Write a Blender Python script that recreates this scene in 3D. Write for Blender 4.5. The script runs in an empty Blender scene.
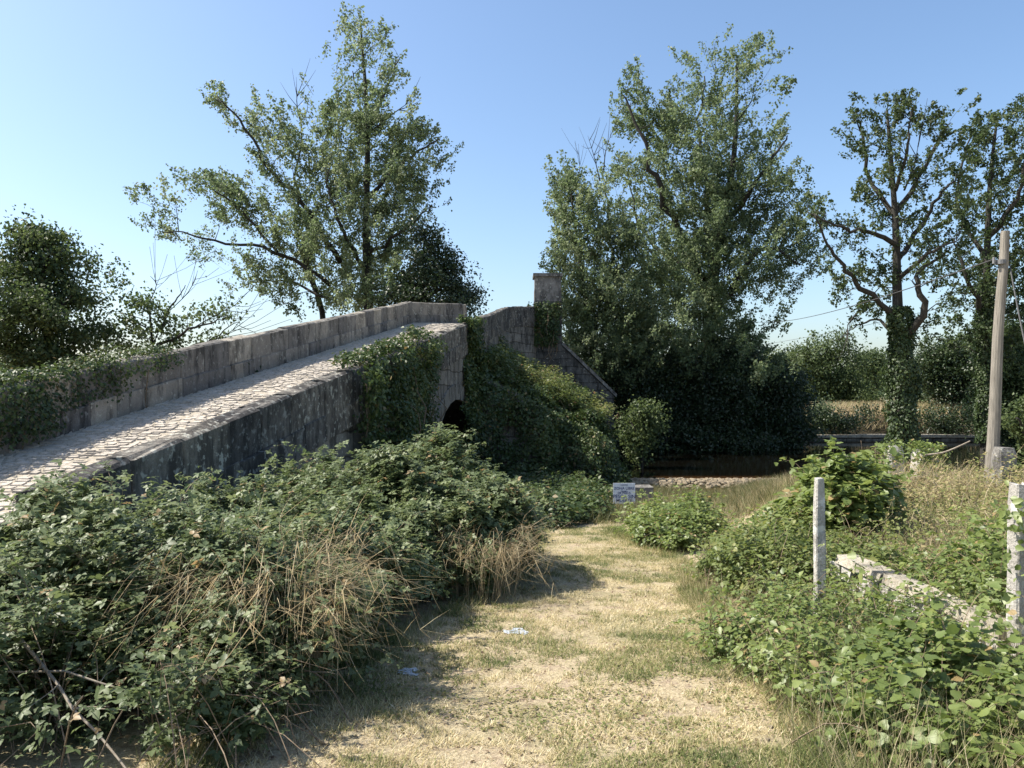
import bpy, math, random
import numpy as np
from mathutils import Vector

C = bpy.context.scene.collection
F, HY, EYE = 760.0, 390.0, 1.6
R = math.radians

def P(px, py, Y):
    """photo pixel + distance -> world point"""
    return np.array([(px-512)/F*Y, Y, EYE-(py-HY)/F*Y])

# ------------------------------------------------------------------ noise
def _hash(ix, iy, iz, seed):
    h = (ix*374761393 + iy*668265263 + iz*2147483647*3 + seed*974711) & 0xffffffff
    h = ((h ^ (h >> 13))*1274126177) & 0xffffffff
    h = ((h ^ (h >> 16))*2246822519) & 0xffffffff
    return ((h ^ (h >> 15)) & 0xffff)/65535.0

def vnoise(p, scale=1.0, seed=0):
    p = np.asarray(p, float)*scale
    i = np.floor(p).astype(np.int64); f = p-i; f = f*f*(3-2*f)
    out = 0
    for dx in (0, 1):
        for dy in (0, 1):
            for dz in (0, 1):
                w = (f[..., 0] if dx else 1-f[..., 0])*(f[..., 1] if dy else 1-f[..., 1])*(f[..., 2] if dz else 1-f[..., 2])
                out = out + w*_hash(i[..., 0]+dx, i[..., 1]+dy, i[..., 2]+dz, seed)
    return out

def n2(x, y, scale, seed=0):
    return vnoise(np.stack([x, y, np.zeros_like(x)], -1), scale, seed)

def sst(a, b, x):
    t = np.clip((x-a)/(b-a), 0, 1)
    return t*t*(3-2*t)

# ------------------------------------------------------------------ terrain
WATER = -2.1
def ground_z(x, y):
    x = np.asarray(x, float); y = np.asarray(y, float)
    yc = np.clip(y, -6, 27)
    left = -0.075*yc
    right = -0.02*yc-0.11*np.clip(yc-15.5, 0, None)
    t = sst(2.2, 4.2, x-0.03*yc-0.22*np.clip(yc-8.5, 0, None))
    z = left*(1-t)+right*t
    z = z-1.15*sst(-3.4, -5.2, x-0.10*yc)
    z = z+0.05*(n2(x, y, .45, 3)-.5)+0.03*(n2(x, y, 1.7, 4)-.5)
    ynear = 27+1.2*(n2(x, y*0, .12, 5)-.5)*sst(8, 30, np.abs(x))
    z = z+(-3.3-z)*sst(ynear, ynear+3.0, y)
    yfar = 46+12*sst(12, 18, x)+1.5*(n2(x, y*0, .15, 6)-.5)
    bank = -0.15+0.3*(n2(x, y, .2, 8)-.5)+np.clip(y-60, 0, None)*0.004
    hill = 14*sst(190, 420, y)*(.55+.6*n2(x, y*0, .006, 9))
    z = z+(bank+hill-z)*sst(yfar, yfar+2.2, y)
    return z

# ------------------------------------------------------------------ object helpers
def link(o, parent=None):
    C.objects.link(o)
    if parent is not None:
        o.parent = parent
    return o

def thing(name, label, cat, loc=(0, 0, 0), group=None):
    o = bpy.data.objects.new(name, None)
    o.empty_display_size = .3
    o.location = [float(v) for v in loc]
    link(o)
    o['label'] = label; o['category'] = cat
    if group: o['group'] = group
    return o

def tag(o, label, cat, group=None, kind=None):
    if label: o['label'] = label
    if cat: o['category'] = cat
    if group: o['group'] = group
    if kind: o['kind'] = kind
    return o

def mesh_np(name, verts, faces, mat, parent=None, smooth=False, attrs=None, uv=None):
    """verts (N,3) world coordinates; faces: list of lists or (M,k) array"""
    verts = np.asarray(verts, float)
    if parent is not None:
        verts = verts-np.array(parent_loc(parent))
    me = bpy.data.meshes.new(name)
    if isinstance(faces, np.ndarray):
        M, k = faces.shape
        me.vertices.add(len(verts)); me.vertices.foreach_set('co', verts.astype(np.float32).ravel())
        me.loops.add(M*k); me.loops.foreach_set('vertex_index', faces.astype(np.int32).ravel())
        me.polygons.add(M)
        me.polygons.foreach_set('loop_start', (np.arange(M)*k).astype(np.int32))
        me.polygons.foreach_set('loop_total', np.full(M, k, np.int32))
        me.update(calc_edges=True)
    else:
        me.from_pydata([tuple(v) for v in verts], [], [list(f) for f in faces])
        me.update()
    if attrs:
        for an, av in attrs.items():
            a = me.attributes.new(an, 'FLOAT', 'POINT')
            a.data.foreach_set('value', np.asarray(av, np.float32))
    if uv is not None:
        l = me.uv_layers.new(name='UVMap')
        li = np.empty(len(me.loops), np.int32); me.loops.foreach_get('vertex_index', li)
        l.data.foreach_set('uv', np.asarray(uv, np.float32)[li].ravel())
    if smooth:
        me.polygons.foreach_set('use_smooth', np.ones(len(me.polygons), bool))
    me.materials.append(mat)
    o = bpy.data.objects.new(name, me)
    link(o, parent)
    return o

def parent_loc(o):
    v = np.array(o.location)
    while o.parent is not None:
        o = o.parent; v = v+np.array(o.location)
    return v

class MB:
    """collects verts + faces of one mesh"""
    def __init__(s): s.v = []; s.f = []
    def add(s, vs, fs):
        b = len(s.v); s.v += [np.asarray(v, float) for v in vs]; s.f += [[b+i for i in f] for f in fs]
    def hexa(s, c):     # 8 corners: bottom 4 then top 4, both counter-clockwise
        s.add(c, [(3, 2, 1, 0), (4, 5, 6, 7), (0, 1, 5, 4), (1, 2, 6, 5), (2, 3, 7, 6), (3, 0, 4, 7)])
    def box(s, x0, x1, y0, y1, z0, z1):
        s.hexa([(x0, y0, z0), (x1, y0, z0), (x1, y1, z0), (x0, y1, z0), (x0, y0, z1), (x1, y0, z1), (x1, y1, z1), (x0, y1, z1)])
    def tube(s, pts, radii, n=6, cap=True):
        pts = [np.asarray(p, float) for p in pts]
        m = len(pts); rings = []
        up = np.array([0.13, 0.31, 0.94])
        for i in range(m):
            d = pts[min(i+1, m-1)]-pts[max(i-1, 0)]
            d = d/(np.linalg.norm(d)+1e-9)
            a = np.cross(d, up); la = np.linalg.norm(a)
            if la < .15:
                a = np.cross(d, np.array([1., .2, 0])); la = np.linalg.norm(a)
            a /= la; b = np.cross(d, a)
            r = radii[i]
            rings += [pts[i]+r*(math.cos(2*math.pi*k/n)*a+math.sin(2*math.pi*k/n)*b) for k in range(n)]
        fs = []
        for i in range(m-1):
            for k in range(n):
                fs.append((i*n+k, i*n+(k+1) % n, (i+1)*n+(k+1) % n, (i+1)*n+k))
        if cap:
            fs.append(tuple(range(n-1, -1, -1))); fs.append(tuple((m-1)*n+k for k in range(n)))
        s.add(rings, fs)
    def build(s, name, mat, parent=None, smooth=False, uv=None):
        return mesh_np(name, np.array(s.v), s.f, mat, parent, smooth, uv=uv)

def smooth_path(pts, n):
    pts = np.array(pts, float); m = len(pts)
    if m < 3:
        t = np.linspace(0, 1, n)[:, None]; return pts[0]*(1-t)+pts[-1]*t
    out = []
    for u in np.linspace(0, m-1, n):
        i = min(int(u), m-2); t = u-i
        p0 = pts[max(i-1, 0)]; p1 = pts[i]; p2 = pts[i+1]; p3 = pts[min(i+2, m-1)]
        out.append(.5*((2*p1)+(-p0+p2)*t+(2*p0-5*p1+4*p2-p3)*t*t+(-p0+3*p1-3*p2+p3)*t**3))
    return np.array(out)

# ------------------------------------------------------------------ leaves
T_FAR = (np.array([(0, 0, 0), (-.36, .45, .1), (0, 1, -.06), (.36, .45, .1)]), np.array([(0, 2, 1), (0, 3, 2)]))
T_NEAR = (np.array([(0, 0, 0), (-.27, .22, .05), (-.3, .52, .07), (0, 1, -.12), (.3, .52, .07), (.27, .22, .05), (0, .5, -.02)]),
          np.array([(0, 6, 1), (1, 6, 2), (2, 6, 3), (3, 6, 4), (4, 6, 5), (5, 6, 0)]))
def _tri_template(t):
    v, f = t; vs = []; fs = []
    for k, (ang, sc, off) in enumerate(((0, 1.0, (0, .25)), (75, .8, (-.04, .12)), (-75, .8, (.04, .12)))):
        a = R(ang); c, s_ = math.cos(a), math.sin(a)
        w = v*sc
        w = np.stack([w[:, 0]*c-w[:, 1]*s_+off[0], w[:, 0]*s_+w[:, 1]*c+off[1], w[:, 2]-.03*k], -1)
        fs.append(f+len(vs)*len(v)); vs.append(w)
    return np.concatenate(vs), np.concatenate(fs)
T_TRI = _tri_template(T_NEAR)
T_TRI4 = _tri_template(T_FAR)
T_LOBE = (np.array([(0, 0, 0), (-.30, .05, .04), (-.50, .30, .09), (-.32, .55, .05), (-.30, .8, .02), (0, 1, -.10), (.30, .8, .02), (.32, .55, .05), (.50, .30, .09), (.30, .05, .04), (0, .45, -.03)]),
          np.array([(i, 10, (i+1) % 10) for i in range(10)])[:, ::-1].copy())
T_BLADE = (np.array([(-.5, 0, 0), (.5, 0, 0), (.32, .55, .10), (-.32, .55, .10), (0, 1, .34)]), np.array([(0, 1, 2), (0, 2, 3), (3, 2, 4)]))

def unit(a):
    return a/(np.linalg.norm(a, axis=-1, keepdims=True)+1e-9)

def leaves(name, pos, nrm, size, tint, tpl, mat, parent, rng, droop=0.0, width=1.0):
    """one mesh of leaf blades; pos (N,3), nrm (N,3) leaf normals"""
    n = len(pos)
    nrm = unit(nrm)
    d = rng.normal(size=(n, 3)); d[:, 2] -= droop
    d = d-nrm*np.sum(d*nrm, 1, keepdims=True); d = unit(d)
    a = np.cross(d, nrm)
    tv, tf = tpl
    size = np.broadcast_to(size, (n,))
    v = (tv[None, :, 0, None]*width*a[:, None]+tv[None, :, 1, None]*d[:, None]+tv[None, :, 2, None]*nrm[:, None])*size[:, None, None]+pos[:, None]
    f = (tf[None]+(np.arange(n)*len(tv))[:, None, None]).reshape(-1, 3)
    return mesh_np(name, v.reshape(-1, 3), f, mat, parent, attrs={'tint': np.repeat(tint, len(tv))})

def blades(name, pos, dirs, height, width, tint, mat, parent=None):
    """grass blades: dirs (N,3) = overall direction"""
    n = len(pos)
    tv, tf = T_BLADE
    d = unit(dirs); side = np.cross(d, np.array([0, 0, 1.0])+0*d)
    bad = np.linalg.norm(side, axis=1) < 1e-3; side[bad] = (1, 0, 0)
    ang = np.random.default_rng(n).uniform(0, 6.28, n)
    h = np.stack([np.cos(ang), np.sin(ang), np.zeros(n)], -1)
    bend = unit(d*np.array([1, 1, 0])+h*.4)
    side = np.cross(bend, np.array([0, 0, 1.0])+0*d); side = unit(side)
    v = tv[None, :, 0, None]*side[:, None]*np.broadcast_to(width, (n,))[:, None, None]+(tv[None, :, 1, None]*d[:, None]+tv[None, :, 2, None]*bend[:, None]*.8)*np.broadcast_to(height, (n,))[:, None, None]+pos[:, None]
    f = (tf[None]+(np.arange(n)*5)[:, None, None]).reshape(-1, 3)
    return mesh_np(name, v.reshape(-1, 3), f, mat, parent, attrs={'tint': np.repeat(tint, 5)})

# ------------------------------------------------------------------ materials
def newmat(name):
    m = bpy.data.materials.new(name); m.use_nodes = True
    nt = m.node_tree; nt.nodes.clear()
    return m, nt, nt.nodes, nt.links

def ramp(N, stops, interp='LINEAR'):
    r = N.new('ShaderNodeValToRGB'); cr = r.color_ramp; cr.interpolation = interp
    while len(cr.elements) < len(stops): cr.elements.new(.5)
    for e, (p, c) in zip(cr.elements, stops):
        e.position = p; e.color = (*c, 1) if len(c) == 3 else c
    return r

def leaf_mat(name, stops, transl=.35, rough=.45, spec=.5, tcol=None):
    m, nt, N, L = newmat(name)
    at = N.new('ShaderNodeAttribute'); at.attribute_name = 'tint'
    r = ramp(N, stops); L.new(at.outputs['Fac'], r.inputs[0])
    b = N.new('ShaderNodeBsdfPrincipled'); b.inputs['Roughness'].default_value = rough
    b.inputs['Specular IOR Level'].default_value = spec
    L.new(r.outputs[0], b.inputs['Base Color'])
    t = N.new('ShaderNodeBsdfTranslucent')
    hs = N.new('ShaderNodeHueSaturation'); hs.inputs['Value'].default_value = 1.7; hs.inputs['Saturation'].default_value = 1.08; hs.inputs['Hue'].default_value = .495
    L.new(r.outputs[0], hs.inputs['Color']); L.new(hs.outputs[0], t.inputs['Color'])
    mx = N.new('ShaderNodeMixShader'); mx.inputs[0].default_value = transl
    L.new(b.outputs[0], mx.inputs[1]); L.new(t.outputs[0], mx.inputs[2])
    o = N.new('ShaderNodeOutputMaterial'); L.new(mx.outputs[0], o.inputs[0])
    return m

def noise_node(N, L, vec, scale, detail=5, rough=.6):
    n = N.new('ShaderNodeTexNoise'); n.inputs['Scale'].default_value = scale
    n.inputs['Detail'].default_value = detail; n.inputs['Roughness'].default_value = rough
    L.new(vec, n.inputs['Vector']); return n

def mixc(N, L, fac, a, b, mode='MIX'):
    m = N.new('ShaderNodeMix'); m.data_type = 'RGBA'; m.blend_type = mode
    for s, v in ((0, fac), (6, a), (7, b)):
        if isinstance(v, (int, float)): m.inputs[s].default_value = v
        elif isinstance(v, tuple): m.inputs[s].default_value = (*v, 1)
        else: L.new(v, m.inputs[s])
    return m.outputs[2]

def stone_mat(name, light, dark, black, black_amt=.5, streak=True, lichen=.25, bricks=None, scale=1.0, pale=(.42, .41, .36), tone=False):
    m, nt, N, L = newmat(name)
    g = N.new('ShaderNodeNewGeometry'); pos = g.outputs['Position']
    n1 = noise_node(N, L, pos, 1.3*scale, 6, .65)
    r1 = ramp(N, [(.3, dark), (.7, light)]); L.new(n1.outputs['Fac'], r1.inputs[0])
    n2_ = noise_node(N, L, pos, 60*scale, 3, .7)
    r2 = ramp(N, [(.3, (.7, .7, .7)), (.7, (1.2, 1.2, 1.2))]); L.new(n2_.outputs['Fac'], r2.inputs[0])
    col = mixc(N, L, 1.0, r1.outputs[0], r2.outputs[0], 'MULTIPLY')
    mp = N.new('ShaderNodeMapping'); mp.inputs['Scale'].default_value = (1.9, 1.9, .65 if streak else 3.0); L.new(pos, mp.inputs['Vector'])
    n3 = noise_node(N, L, mp.outputs[0], 1.6*scale, 6, .7)
    r3 = ramp(N, [(.62-.3*black_amt, (0, 0, 0)), (.72-.2*black_amt, (1, 1, 1))]); L.new(n3.outputs['Fac'], r3.inputs[0])
    fac3 = N.new('ShaderNodeMath'); fac3.operation = 'MULTIPLY'; fac3.inputs[1].default_value = .85
    L.new(r3.outputs[0], fac3.inputs[0])
    col = mixc(N, L, fac3.outputs[0], col, black)
    n4 = noise_node(N, L, pos, 9*scale, 4, .6)
    r4 = ramp(N, [(.66-.2*lichen, (0, 0, 0)), (.70-.12*lichen, (1, 1, 1))]); L.new(n4.outputs['Fac'], r4.inputs[0])
    f4 = N.new('ShaderNodeMath'); f4.operation = 'MULTIPLY'; f4.inputs[1].default_value = .75; L.new(r4.outputs[0], f4.inputs[0])
    col = mixc(N, L, f4.outputs[0], col, pale)
    if tone:
        uvt = N.new('ShaderNodeUVMap'); uvt.uv_map = 'UVMap'; sxt = N.new('ShaderNodeSeparateXYZ'); L.new(uvt.outputs[0], sxt.inputs[0])
        rt = ramp(N, [(0, (.62, .62, .64)), (.5, (1, .98, .95)), (1, (1.4, 1.34, 1.24))]); L.new(sxt.outputs[0], rt.inputs[0])
        col = mixc(N, L, 1.0, col, rt.outputs[0], 'MULTIPLY')
    bump_h = n2_.outputs['Fac']
    b = N.new('ShaderNodeBsdfPrincipled'); b.inputs['Roughness'].default_value = .92; b.inputs['Specular IOR Level'].default_value = .25
    bp = N.new('ShaderNodeBump'); bp.inputs['Strength'].default_value = .5; bp.inputs['Distance'].default_value = .02
    L.new(bump_h, bp.inputs['Height'])
    bp2 = N.new('ShaderNodeBump'); bp2.inputs['Strength'].default_value = .6; bp2.inputs['Distance'].default_value = .06
    n5 = noise_node(N, L, pos, 7*scale, 6, .65); L.new(n5.outputs['Fac'], bp2.inputs['Height']); L.new(bp2.outputs[0], bp.inputs['Normal'])
    if bricks:
        uvn = N.new('ShaderNodeUVMap'); uvn.uv_map = 'UVMap'
        wob = noise_node(N, L, pos, 1.1, 2, .5)
        add = N.new('ShaderNodeVectorMath'); add.operation = 'SCALE'; add.inputs['Scale'].default_value = .22
        L.new(wob.outputs['Color'], add.inputs[0])
        va = N.new('ShaderNodeVectorMath'); L.new(uvn.outputs[0], va.inputs[0]); L.new(add.outputs[0], va.inputs[1])
        bt = N.new('ShaderNodeTexBrick'); L.new(va.outputs[0], bt.inputs['Vector'])
        bt.inputs['Scale'].default_value = 1; bt.inputs['Brick Width'].default_value = bricks[0]; bt.inputs['Row Height'].default_value = bricks[1]
        bt.inputs['Mortar Size'].default_value = .022; bt.inputs['Mortar Smooth'].default_value = .4
        bt.inputs['Color1'].default_value = (.72, .72, .72, 1); bt.inputs['Color2'].default_value = (1.1, 1.1, 1.1, 1); bt.inputs['Mortar'].default_value = (.5, .48, .45, 1)
        bt.offset = .43
        col = mixc(N, L, 1.0, col, bt.outputs['Color'], 'MULTIPLY')
        inv = N.new('ShaderNodeMath'); inv.operation = 'SUBTRACT'; inv.inputs[0].default_value = 1; L.new(bt.outputs['Fac'], inv.inputs[1])
        bp3 = N.new('ShaderNodeBump'); bp3.inputs['Strength'].default_value = 1; bp3.inputs['Distance'].default_value = .04
        L.new(inv.outputs[0], bp3.inputs['Height']); L.new(bp3.outputs[0], bp2.inputs['Normal'])
    L.new(col, b.inputs['Base Color']); L.new(bp.outputs[0], b.inputs['Normal'])
    o = N.new('ShaderNodeOutputMaterial'); L.new(b.outputs[0], o.inputs[0])
    return m

def plain_noise_mat(name, c0, c1, scale=8, rough=.8, bump=.3, stretch=(1, 1, 1), dist=.02, spec=.3):
    m, nt, N, L = newmat(name)
    g = N.new('ShaderNodeNewGeometry')
    mp = N.new('ShaderNodeMapping'); mp.inputs['Scale'].default_value = stretch; L.new(g.outputs['Position'], mp.inputs['Vector'])
    n = noise_node(N, L, mp.outputs[0], scale, 6, .65)
    r = ramp(N, [(.32, c0), (.68, c1)]); L.new(n.outputs['Fac'], r.inputs[0])
    b = N.new('ShaderNodeBsdfPrincipled'); b.inputs['Roughness'].default_value = rough; b.inputs['Specular IOR Level'].default_value = spec
    L.new(r.outputs[0], b.inputs['Base Color'])
    bp = N.new('ShaderNodeBump'); bp.inputs['Strength'].default_value = bump; bp.inputs['Distance'].default_value = dist
    L.new(n.outputs['Fac'], bp.inputs['Height']); L.new(bp.outputs[0], b.inputs['Normal'])
    o = N.new('ShaderNodeOutputMaterial'); L.new(b.outputs[0], o.inputs[0])
    return m

M = {}
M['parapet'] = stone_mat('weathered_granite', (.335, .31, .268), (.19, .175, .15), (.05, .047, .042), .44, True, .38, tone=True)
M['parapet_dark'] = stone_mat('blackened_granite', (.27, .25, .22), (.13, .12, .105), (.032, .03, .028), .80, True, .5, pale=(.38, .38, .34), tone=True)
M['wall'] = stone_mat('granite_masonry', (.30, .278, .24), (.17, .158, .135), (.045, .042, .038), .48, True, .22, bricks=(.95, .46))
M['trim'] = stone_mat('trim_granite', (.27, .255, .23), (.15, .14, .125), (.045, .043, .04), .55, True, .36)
M['wing'] = stone_mat('shade_toned_lichen_masonry', (.17, .165, .15), (.085, .082, .072), (.03, .03, .027), .62, True, .12, bricks=(.85, .42))  # wall stone copy darkened to carry the wing's shade, plus lichen blackening
M['vault_stone'] = stone_mat('dark_vault_masonry', (.10, .09, .078), (.05, .046, .04), (.02, .019, .017), .7, True, .05, bricks=(.8, .4))  # darkest masonry tone, used on the arch vault
M['cobble'] = stone_mat('road_granite', (.56, .50, .42), (.40, .355, .295), (.22, .195, .16), .10, False, .1)
M['post'] = stone_mat('lichen_granite', (.50, .48, .43), (.30, .28, .25), (.14, .13, .115), .15, True, .55, pale=(.62, .61, .56))
M['rubble'] = stone_mat('pale_river_stone', (.34, .28, .19), (.18, .145, .10), (.2, .17, .13), .1, False, .2, scale=2)
M['slab'] = stone_mat('pale_slab', (.46, .415, .33), (.28, .25, .195), (.12, .11, .09), .28, False, .3)
M['bark'] = plain_noise_mat('bark', (.02, .019, .016), (.06, .056, .047), 5, .95, .8, (4, 4, .7), .05)
M['twig'] = plain_noise_mat('dead_twig', (.16, .13, .10), (.32, .28, .22), 12, .9, .3)
M['cane'] = plain_noise_mat('bramble_cane', (.10, .075, .05), (.24, .18, .12), 12, .8, .3)
M['pole'] = plain_noise_mat('pole_wood', (.12, .108, .09), (.27, .245, .205), 6, .9, .6, (5, 5, .35), .02)
M['wire'] = plain_noise_mat('cable', (.05, .05, .05), (.09, .09, .09), 8, .6, .1)
M['metal'] = plain_noise_mat('galvanised', (.12, .12, .12), (.2, .2, .2), 10, .6, .1)
M['signface'] = plain_noise_mat('sign_white', (.62, .66, .70), (.78, .80, .82), 14, .5, .05)
M['signtext'] = plain_noise_mat('sign_blue', (.03, .05, .16), (.05, .07, .2), 14, .5, .05)
M['litter'] = plain_noise_mat('pale_plastic', (.30, .34, .38), (.55, .58, .61), 20, .4, .3)

M['poplar'] = leaf_mat('poplar_leaf', [(0, (.06, .09, .04)), (.5, (.128, .17, .082)), (1, (.235, .265, .155))], .42, .5, .3)
M['alder'] = leaf_mat('alder_leaf', [(0, (.03, .05, .02)), (.6, (.07, .10, .038)), (1, (.13, .16, .062))], .35, .5, .3)
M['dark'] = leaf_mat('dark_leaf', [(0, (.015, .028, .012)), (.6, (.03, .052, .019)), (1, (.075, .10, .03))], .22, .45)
M['ivy'] = leaf_mat('ivy_leaf', [(0, (.022, .040, .014)), (.55, (.05, .078, .024)), (.85, (.09, .118, .036)), (1, (.17, .13, .055))], .24, .48, .35)
M['bramble'] = leaf_mat('bramble_leaf', [(0, (.055, .08, .03)), (.5, (.118, .152, .064)), (.88, (.19, .222, .105)), (.97, (.24, .26, .14)), (1, (.28, .20, .10))], .30, .48, .38)
M['shrub'] = leaf_mat('shrub_leaf', [(0, (.065, .095, .026)), (.5, (.135, .18, .05)), (.88, (.21, .25, .08)), (.97, (.28, .28, .10)), (1, (.30, .22, .10))], .36, .45)
M['herb'] = leaf_mat('herb_leaf', [(0, (.07, .10, .026)), (.5, (.13, .165, .045)), (1, (.24, .24, .08))], .35, .5)
M['weedleaf'] = leaf_mat('weed_leaf', [(0, (.09, .115, .035)), (.45, (.16, .18, .06)), (.7, (.27, .24, .11)), (1, (.36, .28, .17))], .3, .6, .25)
M['reedstem'] = plain_noise_mat('reed_stalk', (.26, .20, .12), (.45, .38, .25), 10, .8, .2)
M['drygrass'] = leaf_mat('dry_grass', [(0, (.08, .11, .035)), (.3, (.17, .19, .065)), (.5, (.36, .31, .16)), (.8, (.54, .46, .28)), (1, (.66, .59, .41))], .25, .75, .2)
M['reed'] = leaf_mat('dry_reed', [(0, (.17, .12, .06)), (.5, (.36, .28, .15)), (1, (.5, .43, .27))], .25, .7, .2)
M['weed'] = leaf_mat('dry_weed', [(0, (.09, .12, .04)), (.4, (.19, .19, .085)), (.7, (.33, .27, .16)), (1, (.46, .39, .27))], .25, .75, .2)

# ground
def ground_mat():
    m, nt, N, L = newmat('meadow_soil')
    g = N.new('ShaderNodeNewGeometry'); pos = g.outputs['Position']
    nA = noise_node(N, L, pos, .8, 5, .65)
    nB = noise_node(N, L, pos, 6, 6, .7)
    nC = noise_node(N, L, pos, 45, 5, .75)
    straw = ramp(N, [(.28, (.19, .15, .09)), (.5, (.42, .345, .215)), (.72, (.60, .52, .36))]); L.new(nC.outputs['Fac'], straw.inputs[0])
    soil = ramp(N, [(.38, (.21, .15, .10)), (.62, (.46, .365, .265))]); L.new(nC.outputs['Fac'], soil.inputs[0])
    rb = ramp(N, [(.50, (0, 0, 0)), (.64, (1, 1, 1))]); L.new(nB.outputs['Fac'], rb.inputs[0])
    col = mixc(N, L, rb.outputs[0], straw.outputs[0], soil.outputs[0])
    ra = ramp(N, [(.50, (0, 0, 0)), (.68, (.75, .75, .75))]); L.new(nA.outputs['Fac'], ra.inputs[0])
    green = ramp(N, [(.35, (.07, .085, .03)), (.65, (.20, .20, .085))]); L.new(nC.outputs['Fac'], green.inputs[0])
    col = mixc(N, L, ra.outputs[0], col, green.outputs[0])
    # beyond the river the land is pasture and woodland; the river bed is dark silt
    sx = N.new('ShaderNodeSeparateXYZ'); L.new(pos, sx.inputs[0])
    def mr(out, a, b):
        k = N.new('ShaderNodeMapRange'); k.inputs[1].default_value = a; k.inputs[2].default_value = b; L.new(out, k.inputs[0]); return k.outputs[0]
    far = ramp(N, [(.3, (.20, .15, .085)), (.7, (.34, .27, .16))]); L.new(nB.outputs['Fac'], far.inputs[0])
    col = mixc(N, L, mr(sx.outputs[1], 44, 48), col, far.outputs[0])
    col = mixc(N, L, mr(sx.outputs[1], 110, 170), col, (.055, .085, .04))
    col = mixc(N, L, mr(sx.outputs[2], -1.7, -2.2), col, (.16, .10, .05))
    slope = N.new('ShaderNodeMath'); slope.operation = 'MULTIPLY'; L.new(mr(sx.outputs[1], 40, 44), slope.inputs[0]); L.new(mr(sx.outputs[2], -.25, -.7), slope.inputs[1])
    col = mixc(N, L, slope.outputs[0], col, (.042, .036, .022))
    b = N.new('ShaderNodeBsdfPrincipled'); b.inputs['Roughness'].default_value = .95; b.inputs['Specular IOR Level'].default_value = .15
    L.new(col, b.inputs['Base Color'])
    bp = N.new('ShaderNodeBump'); bp.inputs['Strength'].default_value = .8; bp.inputs['Distance'].default_value = .03
    L.new(nC.outputs['Fac'], bp.inputs['Height']); L.new(bp.outputs[0], b.inputs['Normal'])
    o = N.new('ShaderNodeOutputMaterial'); L.new(b.outputs[0], o.inputs[0])
    return m
M['ground'] = ground_mat()

def water_mat():
    m, nt, N, L = newmat('river_water')
    g = N.new('ShaderNodeNewGeometry')
    mp = N.new('ShaderNodeMapping'); mp.inputs['Scale'].default_value = (.6, 1.6, 1); L.new(g.outputs['Position'], mp.inputs['Vector'])
    n = noise_node(N, L, mp.outputs[0], 1.2, 4, .55)
    b = N.new('ShaderNodeBsdfPrincipled')
    sx = N.new('ShaderNodeSeparateXYZ'); L.new(g.outputs['Position'], sx.inputs[0])
    dp = N.new('ShaderNodeMapRange'); dp.inputs[1].default_value = 31.2; dp.inputs[2].default_value = 33.0; L.new(sx.outputs[1], dp.inputs[0])
    L.new(mixc(N, L, dp.outputs[0], (.10, .046, .015), (.004, .0035, .0025)), b.inputs['Base Color'])
    b.inputs['Roughness'].default_value = .05; b.inputs['IOR'].default_value = 1.33
    bp = N.new('ShaderNodeBump'); bp.inputs['Strength'].default_value = .10; bp.inputs['Distance'].default_value = .05
    L.new(n.outputs['Fac'], bp.inputs['Height']); L.new(bp.outputs[0], b.inputs['Normal'])
    o = N.new('ShaderNodeOutputMaterial'); L.new(b.outputs[0], o.inputs[0])
    return m
M['water'] = water_mat()

# ------------------------------------------------------------------ camera, light, sky
sc = bpy.context.scene
cam = bpy.data.cameras.new('camera'); co = bpy.data.objects.new('camera', cam); C.objects.link(co)
cam.sensor_width = 36; cam.lens = F/1024*36; cam.clip_end = 3000; cam.clip_start = .05
co.location = (0, 0, EYE); co.rotation_euler = (R(90)+math.atan((HY-384)/F), 0, 0)
sc.camera = co
SUN_AZ, SUN_EL = -87, 51
sd = bpy.data.lights.new('sun', 'SUN'); so = bpy.data.objects.new('sun', sd); C.objects.link(so)
sd.energy = 5.0; sd.angle = R(.53); sd.color = (1, .94, .84)
dirv = Vector((math.sin(R(SUN_AZ))*math.cos(R(SUN_EL)), math.cos(R(SUN_AZ))*math.cos(R(SUN_EL)), math.sin(R(SUN_EL))))
so.rotation_euler = dirv.to_track_quat('Z', 'Y').to_euler(); so.location = dirv*60
w = bpy.data.worlds.new('World'); sc.world = w; w.use_nodes = True
nt = w.node_tree; nt.nodes.clear()
sky = nt.nodes.new('ShaderNodeTexSky'); sky.sky_type = 'NISHITA'; sky.sun_disc = False
sky.sun_elevation = R(SUN_EL); sky.sun_rotation = R(SUN_AZ); sky.air_density = 1.0; sky.dust_density = 2.0; sky.ozone_density = 2.2; sky.altitude = 100
bg = nt.nodes.new('ShaderNodeBackground'); bg.inputs[1].default_value = .125
wo = nt.nodes.new('ShaderNodeOutputWorld')
hsv = nt.nodes.new('ShaderNodeHueSaturation'); hsv.inputs['Saturation'].default_value = 1.06; hsv.inputs['Hue'].default_value = .498
nt.links.new(sky.outputs[0], hsv.inputs['Color']); nt.links.new(hsv.outputs[0], bg.inputs[0]); nt.links.new(bg.outputs[0], wo.inputs[0])
sc.view_settings.view_transform = 'Standard'; sc.view_settings.look = 'None'; sc.view_settings.gamma = 1
sc.view_settings.exposure = 0.92
sc.render.engine = 'CYCLES'
sc.cycles.max_bounces = 6; sc.cycles.diffuse_bounces = 3; sc.cycles.transparent_max_bounces = 4
sc.cycles.use_denoising = True

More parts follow.
